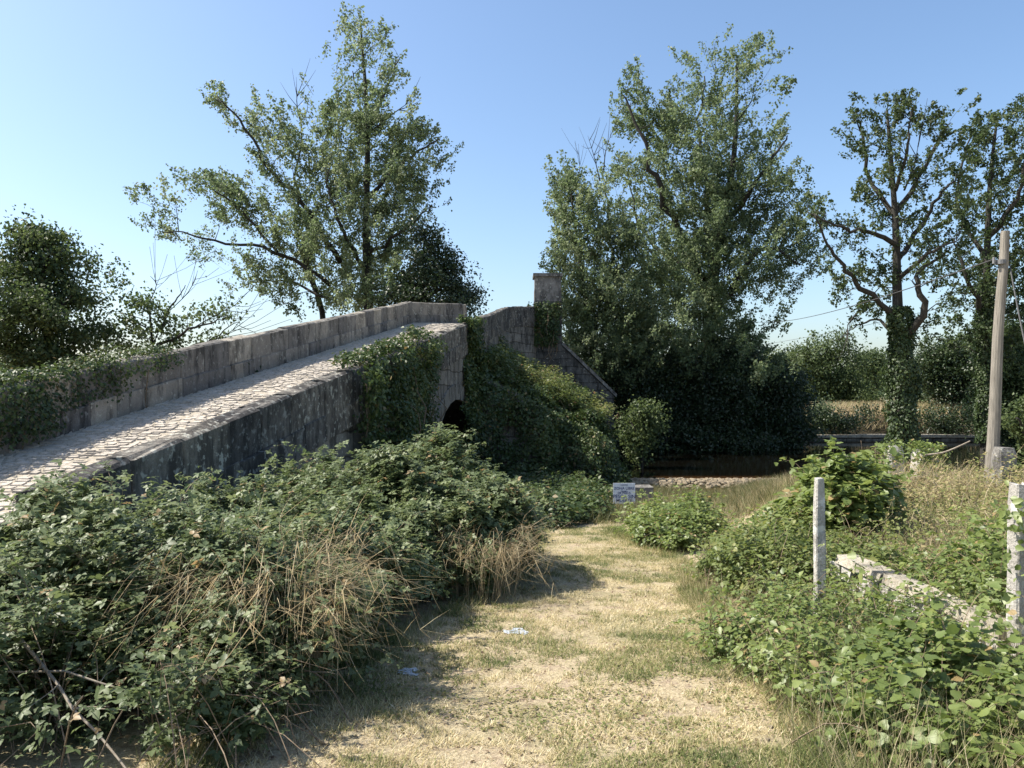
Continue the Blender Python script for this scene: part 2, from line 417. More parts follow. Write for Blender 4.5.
# ------------------------------------------------------------------ ground sheet + water
def axis(lo, hi, near_lo, near_hi, fine, grow=1.09):
    a = list(np.arange(near_lo, near_hi+1e-6, fine))
    st = fine
    while a[-1] < hi: st *= grow; a.append(a[-1]+st)
    st = fine
    while a[0] > lo: st *= grow; a.insert(0, a[0]-st)
    return np.array(a)
xs = axis(-900, 900, -8, 12, .2); ys = axis(-120, 1600, 1, 31, .2, 1.07)
gx, gy = np.meshgrid(xs, ys)
gz = ground_z(gx, gy)
nx_, ny_ = len(xs), len(ys)
idx = np.arange(nx_*ny_).reshape(ny_, nx_)
quads = np.stack([idx[:-1, :-1], idx[:-1, 1:], idx[1:, 1:], idx[1:, :-1]], -1).reshape(-1, 4)
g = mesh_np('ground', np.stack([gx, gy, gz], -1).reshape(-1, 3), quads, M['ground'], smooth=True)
tag(g, None, None, kind='structure')
wx = np.linspace(-300, 300, 41); wy = np.linspace(26, 62, 10)
ax, ay = np.meshgrid(wx, wy); ii = np.arange(410).reshape(10, 41)
wq = np.stack([ii[:-1, :-1], ii[:-1, 1:], ii[1:, 1:], ii[1:, :-1]], -1).reshape(-1, 4)
wt = mesh_np('river_water', np.stack([ax, ay, ax*0+WATER], -1).reshape(-1, 3), wq, M['water'])
tag(wt, None, None, kind='structure')

# ------------------------------------------------------------------ bridge
ST = [  # near edge xy, far edge xy, parapet top height
    (np.array([-4.785+.1228*1, 1.]), np.array([-9.47+.1228*1, 1.]), EYE-1.9+.1645*1),
    (np.array([-.10, 38.2]), np.array([-5.05, 35.9]), EYE+4.2),
    (np.array([1.3, 40.6]), np.array([-2.7, 39.6]), EYE+4.5),
    (np.array([1.0, 46.0]), np.array([-3.2, 45.5]), EYE+4.0),
    (np.array([.3, 76.0]), np.array([-4.0, 76.0]), EYE-.3)]
ST[1] = (ST[1][0], ST[1][1], EYE+4.2)
cum = [0.]
for a, b in zip(ST, ST[1:]):
    cum.append(cum[-1]+np.linalg.norm((b[0]+b[1])/2-(a[0]+a[1])/2))
def frame(s):
    i = max(0, min(len(ST)-2, int(np.searchsorted(cum, s, 'right'))-1))
    t = (s-cum[i])/(cum[i+1]-cum[i])
    a, b = ST[i], ST[i+1]
    n = a[0]*(1-t)+b[0]*t; f = a[1]*(1-t)+b[1]*t
    return n, f, a[2]*(1-t)+b[2]*t
def bp_(s, d, dz, far=False):
    """point at station s, d metres in from the near (or far) edge, dz under the parapet top"""
    n, f, z = frame(s)
    u = (f-n)/np.linalg.norm(f-n)
    q = (f-u*d) if far else (n+u*d)
    return np.array([q[0], q[1], z+dz])

bridge = thing('stone_bridge', 'humpback granite bridge with cobbled roadway and slab parapets climbing from the left', 'bridge', (-3, 30, -2))
SEND = cum[-1]
def parapet(far, s_start):
    mb = MB(); rng = random.Random(5+far); tones = []
    th = .34
    for row, (z0, z1, lmin, lmax) in enumerate(((-1.06, -.60, .6, 1.1), (-.632, 0, .8, 1.35))):
        s = s_start+row*.3
        while s < SEND-.5:
            ln = rng.uniform(lmin, lmax)
            e = min(s+ln, SEND)
            # do not straddle the kinks
            for k in cum[1:-1]:
                if s < k-.05 < e: e = k
            j = rng.uniform(-.018, .018); jz = rng.uniform(-.022, .012)
            d0, d1 = j-(.03 if row == 0 else 0), th+j+(.035 if row == 0 else 0)
            c = .045 if row else .012
            zt = z1+jz
            prof = [(d0, z0), (d0, zt-c), (d0+c, zt-c*.25), (d0+c*2.2, zt), (d1-c*2.2, zt), (d1-c, zt-c*.25), (d1, zt-c), (d1, z0)]
            gap = .011
            ch = lambda: rng.uniform(0, .02) if rng.random() < .8 else rng.uniform(.02, .06)
            va = [bp_(s+gap+(ch() if z > zt-.1 else 0), d, z-(ch() if z > zt-.03 else 0), far) for d, z in prof]; vb = [bp_(e-gap-(ch() if z > zt-.1 else 0), d, z-(ch() if z > zt-.03 else 0)+rng.uniform(-.008, .008), far) for d, z in prof]
            tones += [(rng.random(), rng.random())]*(2*len(prof))
            m = len(prof)
            if far:
                va, vb = vb, va
            fs = [(i, i+1, m+i+1, m+i) for i in range(m-1)]+[(m-1, 0, m, 2*m-1)]
            fs += [tuple(range(m-1, -1, -1)), tuple(range(m, 2*m))]
            mb.add(va+vb, fs)
            s = e
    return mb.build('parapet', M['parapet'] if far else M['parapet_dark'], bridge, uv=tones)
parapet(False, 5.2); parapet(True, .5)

ARCH = [(23.0, 3.2, -.7, 2.0), (48.5, 5.2, -1.4, 3.2)]     # centre s, half span, springing z, rise
def arch_bottom(s):
    for c, hw, z0, rise in ARCH:
        if abs(s-c) < hw:
            return z0+rise*math.sqrt(max(0, 1-((s-c)/hw)**2))
    return -5.0
def side_wall(far):
    vs, fs, uv = [], [], []
    st = set(np.round(np.arange(0, SEND, .4), 3).tolist())
    for c, hw, _, _ in ARCH:
        st |= set(np.round(c+hw*np.sin(np.linspace(-math.pi/2, math.pi/2, 25))*.9999, 4).tolist()); st |= {c-hw-.002, c+hw+.002}
    st |= set(cum[1:-1]); st = sorted(st)
    for s in st:
        top = bp_(s, .03, -1.05, far); zb = min(arch_bottom(s), top[2]-.3)
        for k in range(5):
            t = k/4; z = top[2]*(1-t)+zb*t
            vs.append((top[0], top[1], z)); uv.append((s, z))
    for i in range(len(st)-1):
        for k in range(4):
            a = i*5+k
            q = (a, a+1, a+6, a+5)
            fs.append(q if not far else q[::-1])
    o = mesh_np('side_wall', vs, fs, M['wall'], bridge, uv=uv)
side_wall(False); side_wall(True)
# vault: soffits and the inner faces of the piers
for c, hw, z0, rise in ARCH:
    vs, fs, uv = [], [], []
    prof = [(c-hw, -5.)]+[(c+hw*math.sin(a), z0+rise*math.cos(a)) for a in np.linspace(-math.pi/2, math.pi/2, 21)]+[(c+hw, -5.)]
    acc = 0
    for i, (s, z) in enumerate(prof):
        if i: acc += math.hypot(s-prof[i-1][0], z-prof[i-1][1])
        a = bp_(s, .03, 0); b = bp_(s, .03, 0, True)
        vs += [(a[0], a[1], z), (b[0], b[1], z)]; uv += [(0, acc), (4.5, acc)]
    for i in range(len(prof)-1):
        fs.append((2*i, 2*i+1, 2*i+3, 2*i+2))
    mesh_np('arch_vault', vs, fs, M['vault_stone'], bridge, uv=uv)
# voussoir ring round the near arch
mb = MB()
c, hw, z0, rise = ARCH[0]
angs = np.linspace(-math.pi/2, math.pi/2, 14)
for a0, a1 in zip(angs, angs[1:]):
    q = []
    for off in (-.055, .10):
        for (a, k) in ((a0+.012, 0), (a1-.012, 0), (a1-.012, .5), (a0+.012, .5)):
            s = c+(hw+k)*math.sin(a); z = z0+(rise+k)*math.cos(a)
            p = bp_(s, off+.03, 0); q.append((p[0], p[1], z))
    mb.hexa(q)
mb.build('arch_ring', M['wall'], bridge)
# cobbled roadway: individually laid setts
mb = MB(); rng = random.Random(3)
n, f, _ = frame(10); width = np.linalg.norm(f-n)-.72
s = 0.2
while s < SEND-.4:
    ln = rng.uniform(.10, .17); d = 0.37
    W = np.linalg.norm(frame(s)[0]-frame(s)[1])-.37
    while d < W:
        wd = rng.uniform(.12, .24); e = min(d+wd, W)
        g_ = .004; h = rng.uniform(-.018, .012); t1, t2 = rng.uniform(-.008, .008), rng.uniform(-.008, .008)
        sk = .06*math.sin(d*2.1+s*.7)+.035*math.sin(d*5.3+s*1.9)+rng.uniform(-.012, .012)
        b4 = [bp_(s+g_+sk, d+g_, -1.14), bp_(s+ln-g_+sk, d+g_, -1.14), bp_(s+ln-g_+sk, e-g_, -1.14), bp_(s+g_+sk, e-g_, -1.14)]
        k = .022
        t4 = [bp_(s+g_+k+sk, d+g_+k, -1+h+t1), bp_(s+ln-g_-k+sk, d+g_+k, -1+h+t2), bp_(s+ln-g_-k+sk, e-g_-k, -1+h-t1), bp_(s+g_+k+sk, e-g_-k, -1+h-t2)]
        mb.add(b4+t4, [(4, 7, 6, 5), (0, 4, 5, 1), (1, 5, 6, 2), (2, 6, 7, 3), (3, 7, 4, 0)])
        d = e
    s += ln
road = mb.build('roadway', M['cobble'], bridge)
vs, fs = [], []
for i, s in enumerate(np.arange(0, SEND, 1.0)):
    vs += [bp_(s, .33, -1.018), bp_(s, .33, -1.018, True)]
    if i: fs.append((2*i-2, 2*i-1, 2*i+1, 2*i))
M['grit'] = plain_noise_mat('road_grit', (.26, .225, .17), (.42, .37, .29), 25, .95, .4)
mesh_np('road_bed', vs, fs, M['grit'], bridge)

# cutwater buttress under the ivy (sloping top)
A = P(466, 368, 27.5); B = P(608, 440, 29); B2 = P(592, 410, 34); A2 = P(494, 356, 35.5)
def down(p, z=-3.6): return np.array([p[0], p[1], z])
bA, bB = down(A), down(B)+np.array([.35, -.25, 0]); bB2, bA2 = down(B2)+np.array([.3, 0, 0]), down(A2)
mb = MB(); mb.hexa([bA, bB, bB2, bA2, A, B, B2, A2])
bt_uv = [(v[0]*.9+v[1]*.25, v[2]) for v in mb.v]
mb.build('cutwater', M['wall'], bridge, uv=bt_uv)

# crest tower block + sloping wing wall
Zw = 40.6
def WP(px, py, dz=0): return P(px, py, Zw+dz)
mb = MB()
for poly in ([(534, 301), (562, 301), (562, 346), (614, 396), (614, 480), (534, 480)],):
    fr = [WP(px, py) for px, py in poly]; bk = [WP(px, py)+np.array([.0, 1.3, 0]) for px, py in poly]
    m = len(poly)
    mb.add(fr+bk, [tuple(range(m-1, -1, -1)), tuple(range(m, 2*m))]+[(i, (i+1) % m, m+(i+1) % m, m+i) for i in range(m)])
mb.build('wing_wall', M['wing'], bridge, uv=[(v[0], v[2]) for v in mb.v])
mb = MB()
for (a, b) in (((562, 345), (616, 397)),):
    p, q = WP(*a), WP(*b); t = .16
    mb.hexa([p+np.array([0, -.10, 0.0]), q+np.array([0, -.10, 0]), q+np.array([0, 1.4, 0]), p+np.array([0, 1.4, 0]),
             p+np.array([.05, -.10, t]), q+np.array([.05, -.10, t]), q+np.array([.05, 1.4, t]), p+np.array([.05, 1.4, t])])
mb.build('coping', M['trim'], bridge)
mb = MB()
p0, p1 = WP(534.5, 300.5), WP(561.5, 276)
mb.box(p0[0], p1[0], Zw+.02, Zw+1.25, p0[2]-.4, p0[2]+.62); mb.box(p0[0]+.02, p1[0]-.02, Zw+.04, Zw+1.23, p0[2]+.625, p1[2]-.02)
mb.box(p0[0]-.07, p1[0]+.07, Zw-.06, Zw+1.33, p1[2]-.016, p1[2]+.16)
mb.build('pillar', M['trim'], bridge)

# ------------------------------------------------------------------ ivy shells
def sample_quad(q, n, rng):
    u, v = rng.random(n)[:, None], rng.random(n)[:, None]
    q = [np.asarray(k, float) for k in q]
    p = q[0]*(1-u)*(1-v)+q[1]*u*(1-v)+q[2]*u*v+q[3]*(1-u)*v
    nn = unit(np.cross(q[1]-q[0], q[3]-q[0])[None])[0]
    return p, np.repeat(nn[None], n, 0)

def ivy_on(name, label, patches, size, rng, mat=None, bare=.0, thick=.3, tpl=T_FAR, parent=None, bare_scale=.6, up=.35, seed=0, part='foliage', stems=True):
    """patches: (quad, density per m2, thickness)"""
    ps, ns = [], []
    for q, dens, th in patches:
        q = [np.asarray(k, float) for k in q]
        area = .5*np.linalg.norm(np.cross(q[2]-q[0], q[3]-q[1]))
        p, nn = sample_quad(q, max(4, int(area*dens*1.9)), rng)
        b = vnoise(p, bare_scale, seed+11); keep = b > bare
        p, nn = p[keep], nn[keep]; b = b[keep]
        lump = vnoise(p, 1.1, seed+2)*.7+vnoise(p, 3.2, seed+4)*.3
        h = th*np.clip(lump*2.4-.7, .02, 1.5)*np.clip((b-bare)*5+.15, 0, 1)
        p = p+nn*(h*rng.uniform(.35, 1.05, len(p)))[:, None]+rng.normal(size=p.shape)*.05
        ps.append(p); ns.append(nn)
    p = np.concatenate(ps); nn = np.concatenate(ns)
    nrm = nn*.8+rng.normal(size=p.shape)*.55+np.array([0, 0, up])
    t = np.clip(vnoise(p, .8, seed+7)*.55+rng.random(len(p))*.45, 0, .93)
    t = np.where(rng.random(len(p)) < .02, 1.0, t)
    base = p[np.argmin(p[:, 2])]
    root = parent or thing(name, label, 'ivy', (p[:, 0].mean(), p[:, 1].mean(), p[:, 2].min()))
    leaves(part, p, nrm, size*rng.uniform(.6, 1.25, len(p)), t, tpl, mat or M['ivy'], root, rng, droop=.9)
    if stems:
        mb = MB()
        for _ in range(26):
            i = rng.integers(len(p)); a = p[i]-nn[i]*.12
            pts = [a]
            for k in range(4): pts.append(pts[-1]+np.array([rng.normal()*.12, rng.normal()*.08, -.35]))
            mb.tube(pts, [.010, .012, .014, .016, .018], 4)
        mb.build('plant_stems', M['cane'], root)  # ivy stems, all in one mesh
    return root

rng = np.random.default_rng(21)
# on the far parapet, left end
pt_ = []
for s0, s1, lo, d in ((4, 9, -.92, 600), (9, 12, -.85, 600), (12, 13.8, -.6, 420), (13.8, 15.8, -.3, 260)):
    th = .34
    pt_.append(([bp_(s0, th, lo, True), bp_(s1, th, lo, True), bp_(s1, th, .03, True), bp_(s0, th, .03, True)], d, .3))
    pt_.append(([bp_(s0, th, 0.02, True), bp_(s1, th, .02, True), bp_(s1, -.1, .05, True), bp_(s0, -.1, .05, True)], d*1.2, .26))
ivy_on('parapet_ivy', 'ivy curtain hanging over the left end of the far parapet', pt_, .07, rng, thick=.3, bare=.12, seed=1, tpl=T_FAR)
# on the near wall between the bramble and the arch
pt_ = []
for s0, s1, lo, d in ((12.9, 14.5, -2.6, 380), (14.5, 17, -3.2, 420), (17, 18.6, -2.8, 380), (18.6, 19.6, -1.2, 140)):
    pt_.append(([bp_(s0, -.03, lo), bp_(s1, -.03, lo), bp_(s1, -.03, .02), bp_(s0, -.03, .02)], d, .45))
    pt_.append(([bp_(s0, -.1, .02), bp_(s1, -.1, .02), bp_(s1, .36, .05), bp_(s0, .36, .05)], d*.95, .28))
ivy_on('wall_ivy', 'bushy ivy spilling over the near parapet just before the arch', pt_, .10, rng, bare=.14, seed=5)
# mound on the cutwater
pt_ = []
def lerp(a, b, t): return a*(1-t)+b*t
fw = np.array([0, -.45, 0])
pt_.append(([bA+fw*2.2, bB+fw*2.4+np.array([.7, 0, 0]), B+fw*.5, A+fw*.4], 320, 1.15))
pt_.append(([A, B, B2, A2], 420, .6))
pt_.append(([A+np.array([0, -.3, -.7]), B+np.array([.1, -.3, -.7]), lerp(B, B2, .2)+np.array([0, 0, .2]), lerp(A, A2, .2)+np.array([0, 0, .2])], 330, .6))
pt_.append(([bB+np.array([.5, -.6, 0]), bB2, B2, B], 260, .6))
pt_.append(([bp_(24.6, -.03, -1.5), bp_(27.2, -.03, -3.4), bp_(27.2, -.03, .03), bp_(24.6, -.03, .03)], 330, .45))
pt_.append(([bp_(27.2, -.03, -4.4), bp_(35, -.03, -4.6), bp_(35, -.03, -2.6), bp_(27.2, -.03, -1.3)], 330, .6))
pt_.append(([bp_(22.8, -.03, -4.0), bp_(25.4, -.03, -4.4), bp_(25.4, -.03, -.9), bp_(23.6, -.03, -1.3)], 300, .6))
pt_.append(([bp_(24.7, -.1, .0), bp_(27.0, -.1, .0), bp_(27.0, .36, .1), bp_(24.7, .36, .1)], 420, .45))
cut_ivy = ivy_on('cutwater_ivy', 'thick dark ivy mound smothering the sloping cutwater beside the arch', pt_, .125, rng, bare=.25, bare_scale=.6, seed=9)
M['ivylit'] = leaf_mat('sunlit_tint_ivy_leaf', [(0, (.055, .085, .026)), (.5, (.11, .14, .045)), (.85, (.19, .19, .07)), (1, (.27, .16, .09))], .35, .45)  # lighter, yellower ivy copy: sunlight on the slope top put into the leaf colour
top_p = []
off = np.array([0, 0, .32])
q = [lerp(A, A2, .15)+off, lerp(B, B2, .1)+off, B2+off, A2+off]
ivy_on('creeper_shrub', 'creeper shrub along the top of the cutwater slope, leaves coloured yellow green as if sunlit', [(q, 300, .75)], .12, rng, mat=M['ivylit'], bare=.33, seed=14, up=.8)
# on the crest tower and wing
q = [WP(528, 345, -.05), WP(556, 345, -.05), WP(562, 303, -.05), WP(528, 303, -.05)]
ivy_on('crest_ivy', 'small patch of ivy under the square stone pillar at the crest', [(q, 230, .35)], .15, rng, bare=.3, seed=17)

# ------------------------------------------------------------------ trees
def tree(name, label, Y, limbs, blobs, mat, leaf=.17, per=60, dens=1.0, dsp=2.2, sig=.45, seed=1, cat='tree', group=None, up=.35, bare=(), ivy=None, twr=.022, tint0=0.0, tint1=.8, base_z=None, fill=1.5, spray=0.0):
    rng = np.random.default_rng(seed)
    k = Y/F
    paths = []
    for li, (pts, r0, r1) in enumerate(limbs):
        w = [P(p[0], p[1], Y+(p[2] if len(p) > 2 else 0)) for p in pts]
        if li == 0 or (len(pts[0]) > 3):
            gz0 = float(ground_z(w[0][0], w[0][1])) if base_z is None else base_z
            w.insert(0, np.array([w[0][0], w[0][1], min(gz0-.15, w[0][2]-.2)]))
        n = 6+3*len(w)
        pp = smooth_path(w, n)
        if li: pp[1:-1] += rng.normal(size=(n-2, 3))*(.02*np.linalg.norm(pp[-1]-pp[0]))*.5
        paths.append((pp, np.linspace(r0, r1, n)))
    root = thing(name, label, cat, paths[0][0][0], group)
    mb = MB()
    for pp, rr in paths: mb.tube(pp, rr, 8)
    nodes = np.concatenate([pp[2:] for pp, _ in paths]); nr = np.concatenate([rr[2:] for _, rr in paths])
    lp, ltw = [], []
    cents = []
    for b in blobs:
        px, py, rx, ry = b[:4]; dn = b[4] if len(b) > 4 else 1.0
        ncl = max(3, int(fill*dens*dn*rx*ry*k*k/(.30*sig*sig*6)))
        a = rng.uniform(0, 2*math.pi, ncl); rad = np.sqrt(rng.random(ncl))
        c0 = P(px, py, Y)
        c = np.stack([c0[0]+np.cos(a)*rad*rx*k, Y+rng.normal(size=ncl)*dsp*(.35+.65*min(1, (rx+ry)/60)), c0[2]+np.sin(a)*rad*ry*k], -1)
        cents.append(np.concatenate([c, np.full((ncl, 1), dn)], 1))
    cents = np.concatenate(cents)
    order = rng.permutation(len(cents)); cents = cents[order]
    order2 = np.argsort([np.min(np.linalg.norm(nodes-c[:3], axis=1)) for c in cents])
    allnodes = nodes.copy(); allr = nr.copy()
    for ci in order2:
        c = cents[ci, :3]
        d = np.linalg.norm(allnodes-c, axis=1)+np.clip(allnodes[:, 2]-c[2]+.3, 0, None)*.9
        j = int(np.argmin(d)); s_ = allnodes[j]
        L_ = np.linalg.norm(c-s_)
        mid = (s_+c)/2+np.array([0, 0, .10*L_])+rng.normal(size=3)*.08*L_
        pp = smooth_path([s_, mid, c], 5)
        r0 = min(allr[j]*.75, twr*(.6+.5*L_))
        mb.tube(pp, np.linspace(r0, max(.006, r0*.35), 5), 4, cap=False)
        if L_ > 1.0:
            allnodes = np.concatenate([allnodes, pp[2:4]]); allr = np.concatenate([allr, np.full(2, r0*.5)])
        m = max(3, int(2.1*per*rng.uniform(.5, 1.4)*min(1.2, cents[ci, 3]+.15)))
        t = rng.uniform(.45, 1.12, m)[:, None]
        q = s_*(1-t)**2+2*mid*t*(1-t)+c*t*t
        if spray > 0:
            ax_ = np.array([nodes[:, 0].mean(), nodes[:, 1].mean(), c[2]-.5])
            ou = unit((c-ax_)[None])[0]*np.array([1, 1, .3])
            q = []
            for _ in range(3):
                u_ = unit((ou*.75+np.array([0, 0, .8])+rng.normal(size=3)*.42)[None])[0]
                Ls = spray*rng.uniform(.6, 1.35); o_ = c+rng.normal(size=3)*sig*.9
                mm = m//3+1; tt = rng.random(mm)**.8
                ln_ = o_+u_*(tt*Ls-.25*Ls)[:, None]
                q.append(ln_+rng.normal(size=(mm, 3))*(spray*.16)*(1.15-tt*.8)[:, None])
                mb.tube([o_-u_*.25*Ls, o_+u_*.3*Ls, o_+u_*.7*Ls], [.012, .009, .005], 3, cap=False)
            q = np.concatenate(q); m = len(q); ltw.append(np.full(m, rng.random())); lp.append(q)
            continue
        q = q+rng.normal(size=(m, 3))*np.array([sig, sig, sig*.75])*rng.uniform(.7, 1.2)
        lp.append(q); ltw.append(np.full(m, rng.random()))
    lp = np.concatenate(lp); lt = np.concatenate(ltw)
    for pts, r in bare:     # leafless twigs
        w = [P(p[0], p[1], Y+(p[2] if len(p) > 2 else 0)) for p in pts]
        pp = smooth_path(w, 7); mb.tube(pp, np.linspace(r, .008, 7), 4)
        for _ in range(7):
            i = rng.integers(2, 6); dd = unit((pp[-1]-pp[0])[None])[0]+rng.normal(size=3)*.6
            mb.tube([pp[i], pp[i]+dd*.5, pp[i]+dd*1.0+np.array([0, 0, .2])], [r*.45, r*.3, .006], 4)
    mb.build('trunk', M['bark'], root, smooth=True)
    nrm = rng.normal(size=lp.shape)+np.array([0, 0, up])
    tint = np.clip(tint0+(tint1-tint0)*(lt*.55+rng.random(len(lp))*.45), 0, 1)
    leaves('crown', lp, nrm, leaf*.84*rng.uniform(.65, 1.3, len(lp)), tint, T_FAR, mat, root, rng, droop=.7)
    if ivy:
        (h0, h1, rad, cnt) = ivy
        pp, rr = paths[0]
        z = rng.uniform(h0, h1, cnt)
        xi = np.interp(z, pp[:, 2], pp[:, 0]); yi = np.interp(z, pp[:, 2], pp[:, 1]); ri = np.interp(z, pp[:, 2], rr)
        a = rng.uniform(0, 2*math.pi, cnt)
        o_ = np.stack([np.cos(a), np.sin(a), a*0], -1)
        lump = vnoise(np.stack([xi+np.cos(a), yi+np.sin(a), z], -1), 1.3, 3)
        q = np.stack([xi, yi, z], -1)+o_*(ri+rad*lump*rng.uniform(.5, 1.1, cnt))[:, None]
        leaves('ivy', q, o_+rng.normal(size=q.shape)*.5+np.array([0, 0, .3]), .14*rng.uniform(.7, 1.2, cnt), rng.random(cnt)*.7, T_FAR, M['ivy'], root, rng, droop=.8)
    return root

# big poplar behind the bridge
tree('poplar_tree', 'tall open poplar with a narrow spire top rising behind the far parapet', 47,
     [([(369, 330), (366, 233), (367, 125), (360, 22)], .42, .05),
      ([(322, 330, 1.5, 1), (308, 240, 1.5), (298, 195, 1), (299, 112, .5)], .26, .03),
      ([(340, 262, 1), (302, 204, -1), (268, 170, -2), (240, 120, -2.5), (214, 98, -3)], .17, .03),
      ([(330, 285, 0), (277, 252, -1.5), (212, 240, -3), (162, 232, -4)], .15, .025),
      ([(277, 252, -1.5), (235, 205, -2), (200, 182, -3)], .10, .025),
      ([(366, 200), (400, 165, -1), (440, 138, -2)], .15, .03),
      ([(368, 155), (360, 110, 2), (352, 70, 2)], .12, .03),
      ([(367, 130), (388, 85, -1), (398, 55, -1)], .11, .02),
      ([(366, 255), (410, 225, -2), (432, 205, -3)], .13, .03),
      ([(366, 270), (335, 215, -3), (325, 165, -3)], .14, .03),
      ([(330, 300), (280, 280, 2), (238, 288, 2)], .10, .02)],
     [(359, 34, 11, 15), (350, 52, 17, 12, .7), (372, 40, 10, 16, .7), (388, 55, 12, 16), (354, 78, 18, 14), (380, 85, 20, 13, .8), (365, 105, 24, 18), (345, 118, 20, 16),
      (362, 135, 36, 18), (345, 150, 34, 18), (330, 170, 24, 18), (365, 165, 34, 20), (405, 140, 32, 16), (432, 138, 19, 13), (420, 160, 26, 14), (398, 175, 32, 18), (375, 195, 42, 22),
      (340, 205, 32, 24), (425, 195, 12, 10, .6), (400, 205, 28, 18), (220, 101, 8, 6), (235, 112, 14, 9), (255, 122, 18, 12), (268, 132, 18, 10), (290, 128, 12, 20, .8), (312, 135, 10, 24, .7), (300, 155, 18, 18), (275, 165, 20, 12, .9), (285, 180, 18, 10, .7), (305, 190, 16, 14),
      (215, 185, 22, 13), (203, 180, 13, 8), (240, 190, 18, 12), (235, 210, 28, 14), (195, 215, 22, 10, .8), (182, 226, 16, 8), (168, 232, 9, 6), (180, 240, 22, 9, .7), (210, 255, 14, 8, .5), (255, 225, 26, 16), (280, 215, 22, 18), (290, 240, 28, 20), (315, 235, 26, 24),
      (330, 262, 34, 22), (290, 270, 26, 14), (262, 272, 22, 10, .9), (240, 284, 15, 9, .7), (300, 295, 28, 16), (340, 292, 34, 20), (370, 235, 38, 24), (380, 265, 36, 24), (375, 295, 36, 18), (405, 235, 24, 18)],
     M['poplar'], leaf=.20, per=64, dens=1.15, dsp=2.4, sig=.40, seed=11, spray=1.1, fill=1.85, tint0=.1, tint1=.95,
     bare=[([(369, 133), (390, 115, -1), (411, 100, -1)], .09), ([(299, 118), (296, 100), (298, 90)], .05)])
tree('oak_tree', 'dark round leafy tree tucked behind the parapet at the poplar foot', 44,
     [([(425, 330), (422, 285), (424, 240)], .25, .05), ([(424, 300), (452, 280, -1)], .12, .03), ([(424, 295), (400, 270, -1)], .12, .03)],
     [(425, 232, 14, 10, .8), (428, 250, 24, 14), (418, 272, 30, 18), (448, 272, 22, 14), (462, 288, 17, 13), (440, 292, 30, 16), (405, 292, 26, 16), (465, 303, 16, 10), (430, 310, 40, 12)],
     M['dark'], leaf=.19, per=80, dens=1.5, dsp=1.6, sig=.40, seed=12, fill=2.2)
# dark tree far left
tree('ash_tree', 'rounded dark tree at the far left behind the ivy covered parapet', 23,
     [([(44, 400), (45, 320), (40, 250)], .2, .04), ([(45, 330), (15, 290, -.5)], .1, .02), ([(45, 325), (75, 290, -.3)], .1, .02)],
     [(22, 238, 18, 14), (42, 228, 18, 10, .8), (62, 240, 18, 12), (30, 258, 30, 16), (68, 262, 20, 16), (10, 270, 16, 20), (45, 290, 36, 20), (75, 300, 20, 16), (88, 325, 14, 12, .8), (20, 310, 26, 22), (60, 330, 34, 20), (15, 350, 30, 22), (65, 358, 30, 14), (-25, 300, 30, 50)],
     M['alder'], leaf=.13, per=70, dens=1.3, dsp=1.1, sig=.23, seed=13, fill=2.0, tint0=.0, tint1=1.0, ivy=(.5, 6.5, 1.4, 5000))
tree('walnut_tree', 'small sparse tree with bare twigs between the dark tree and poplar', 25,
     [([(150, 380), (152, 345), (148, 300)], .10, .02), ([(152, 350), (190, 330, -.5), (225, 318, -.6)], .06, .015), ([(152, 345), (170, 310, .3), (185, 285, .3)], .05, .012), ([(152, 360), (200, 345, .5), (238, 322, .5)], .05, .01)],
     [(135, 295, 14, 10), (122, 318, 12, 10, .7), (150, 305, 14, 14), (150, 330, 18, 14), (172, 315, 12, 12, .7), (195, 312, 14, 10, .6), (180, 338, 20, 12), (205, 335, 16, 9, .6), (160, 350, 30, 9), (120, 345, 14, 10, .7), (218, 308, 10, 8, .5), (225, 300, 12, 6, .35), (110, 335, 14, 18, .7)],
     M['alder'], leaf=.15, per=34, dens=1.0, dsp=.7, sig=.20, seed=14, tint0=.3, tint1=1.0, twr=.014,
     bare=[([(190, 330), (215, 315), (240, 303)], .025), ([(170, 310), (188, 292), (196, 275)], .02), ([(200, 345), (225, 335), (243, 322)], .025), ([(150, 300), (156, 285), (150, 276)], .018)])

# right of the bridge
tree('white_poplar', 'slim poplar with bare top twigs immediately right of the stone pillar', 47,
     [([(596, 420), (590, 330), (578, 250), (570, 180)], .28, .04), ([(596, 330), (612, 250, 1), (602, 175, 1)], .16, .03)],
     [(567, 178, 9, 12), (572, 198, 14, 16), (588, 195, 12, 14, .6), (602, 185, 10, 16, .6), (580, 222, 20, 18), (606, 215, 16, 20, .7), (572, 250, 15, 16), (600, 248, 22, 20), (625, 235, 14, 18, .6), (572, 278, 14, 14), (600, 280, 26, 18), (590, 308, 26, 18), (622, 305, 18, 20), (600, 335, 26, 18), (612, 365, 26, 20), (552, 262, 8, 4, .8), (632, 262, 16, 22), (640, 310, 18, 26), (585, 345, 22, 20), (572, 310, 14, 18), (630, 345, 22, 22)],
     M['poplar'], leaf=.20, per=60, dens=1.1, dsp=1.7, sig=.40, seed=15, spray=1.1, fill=4.6, tint0=.15, tint1=.95,
     bare=[([(600, 180), (594, 155), (588, 135)], .05), ([(604, 170), (606, 150), (612, 132)], .04), ([(578, 180), (580, 165), (578, 150)], .03)])
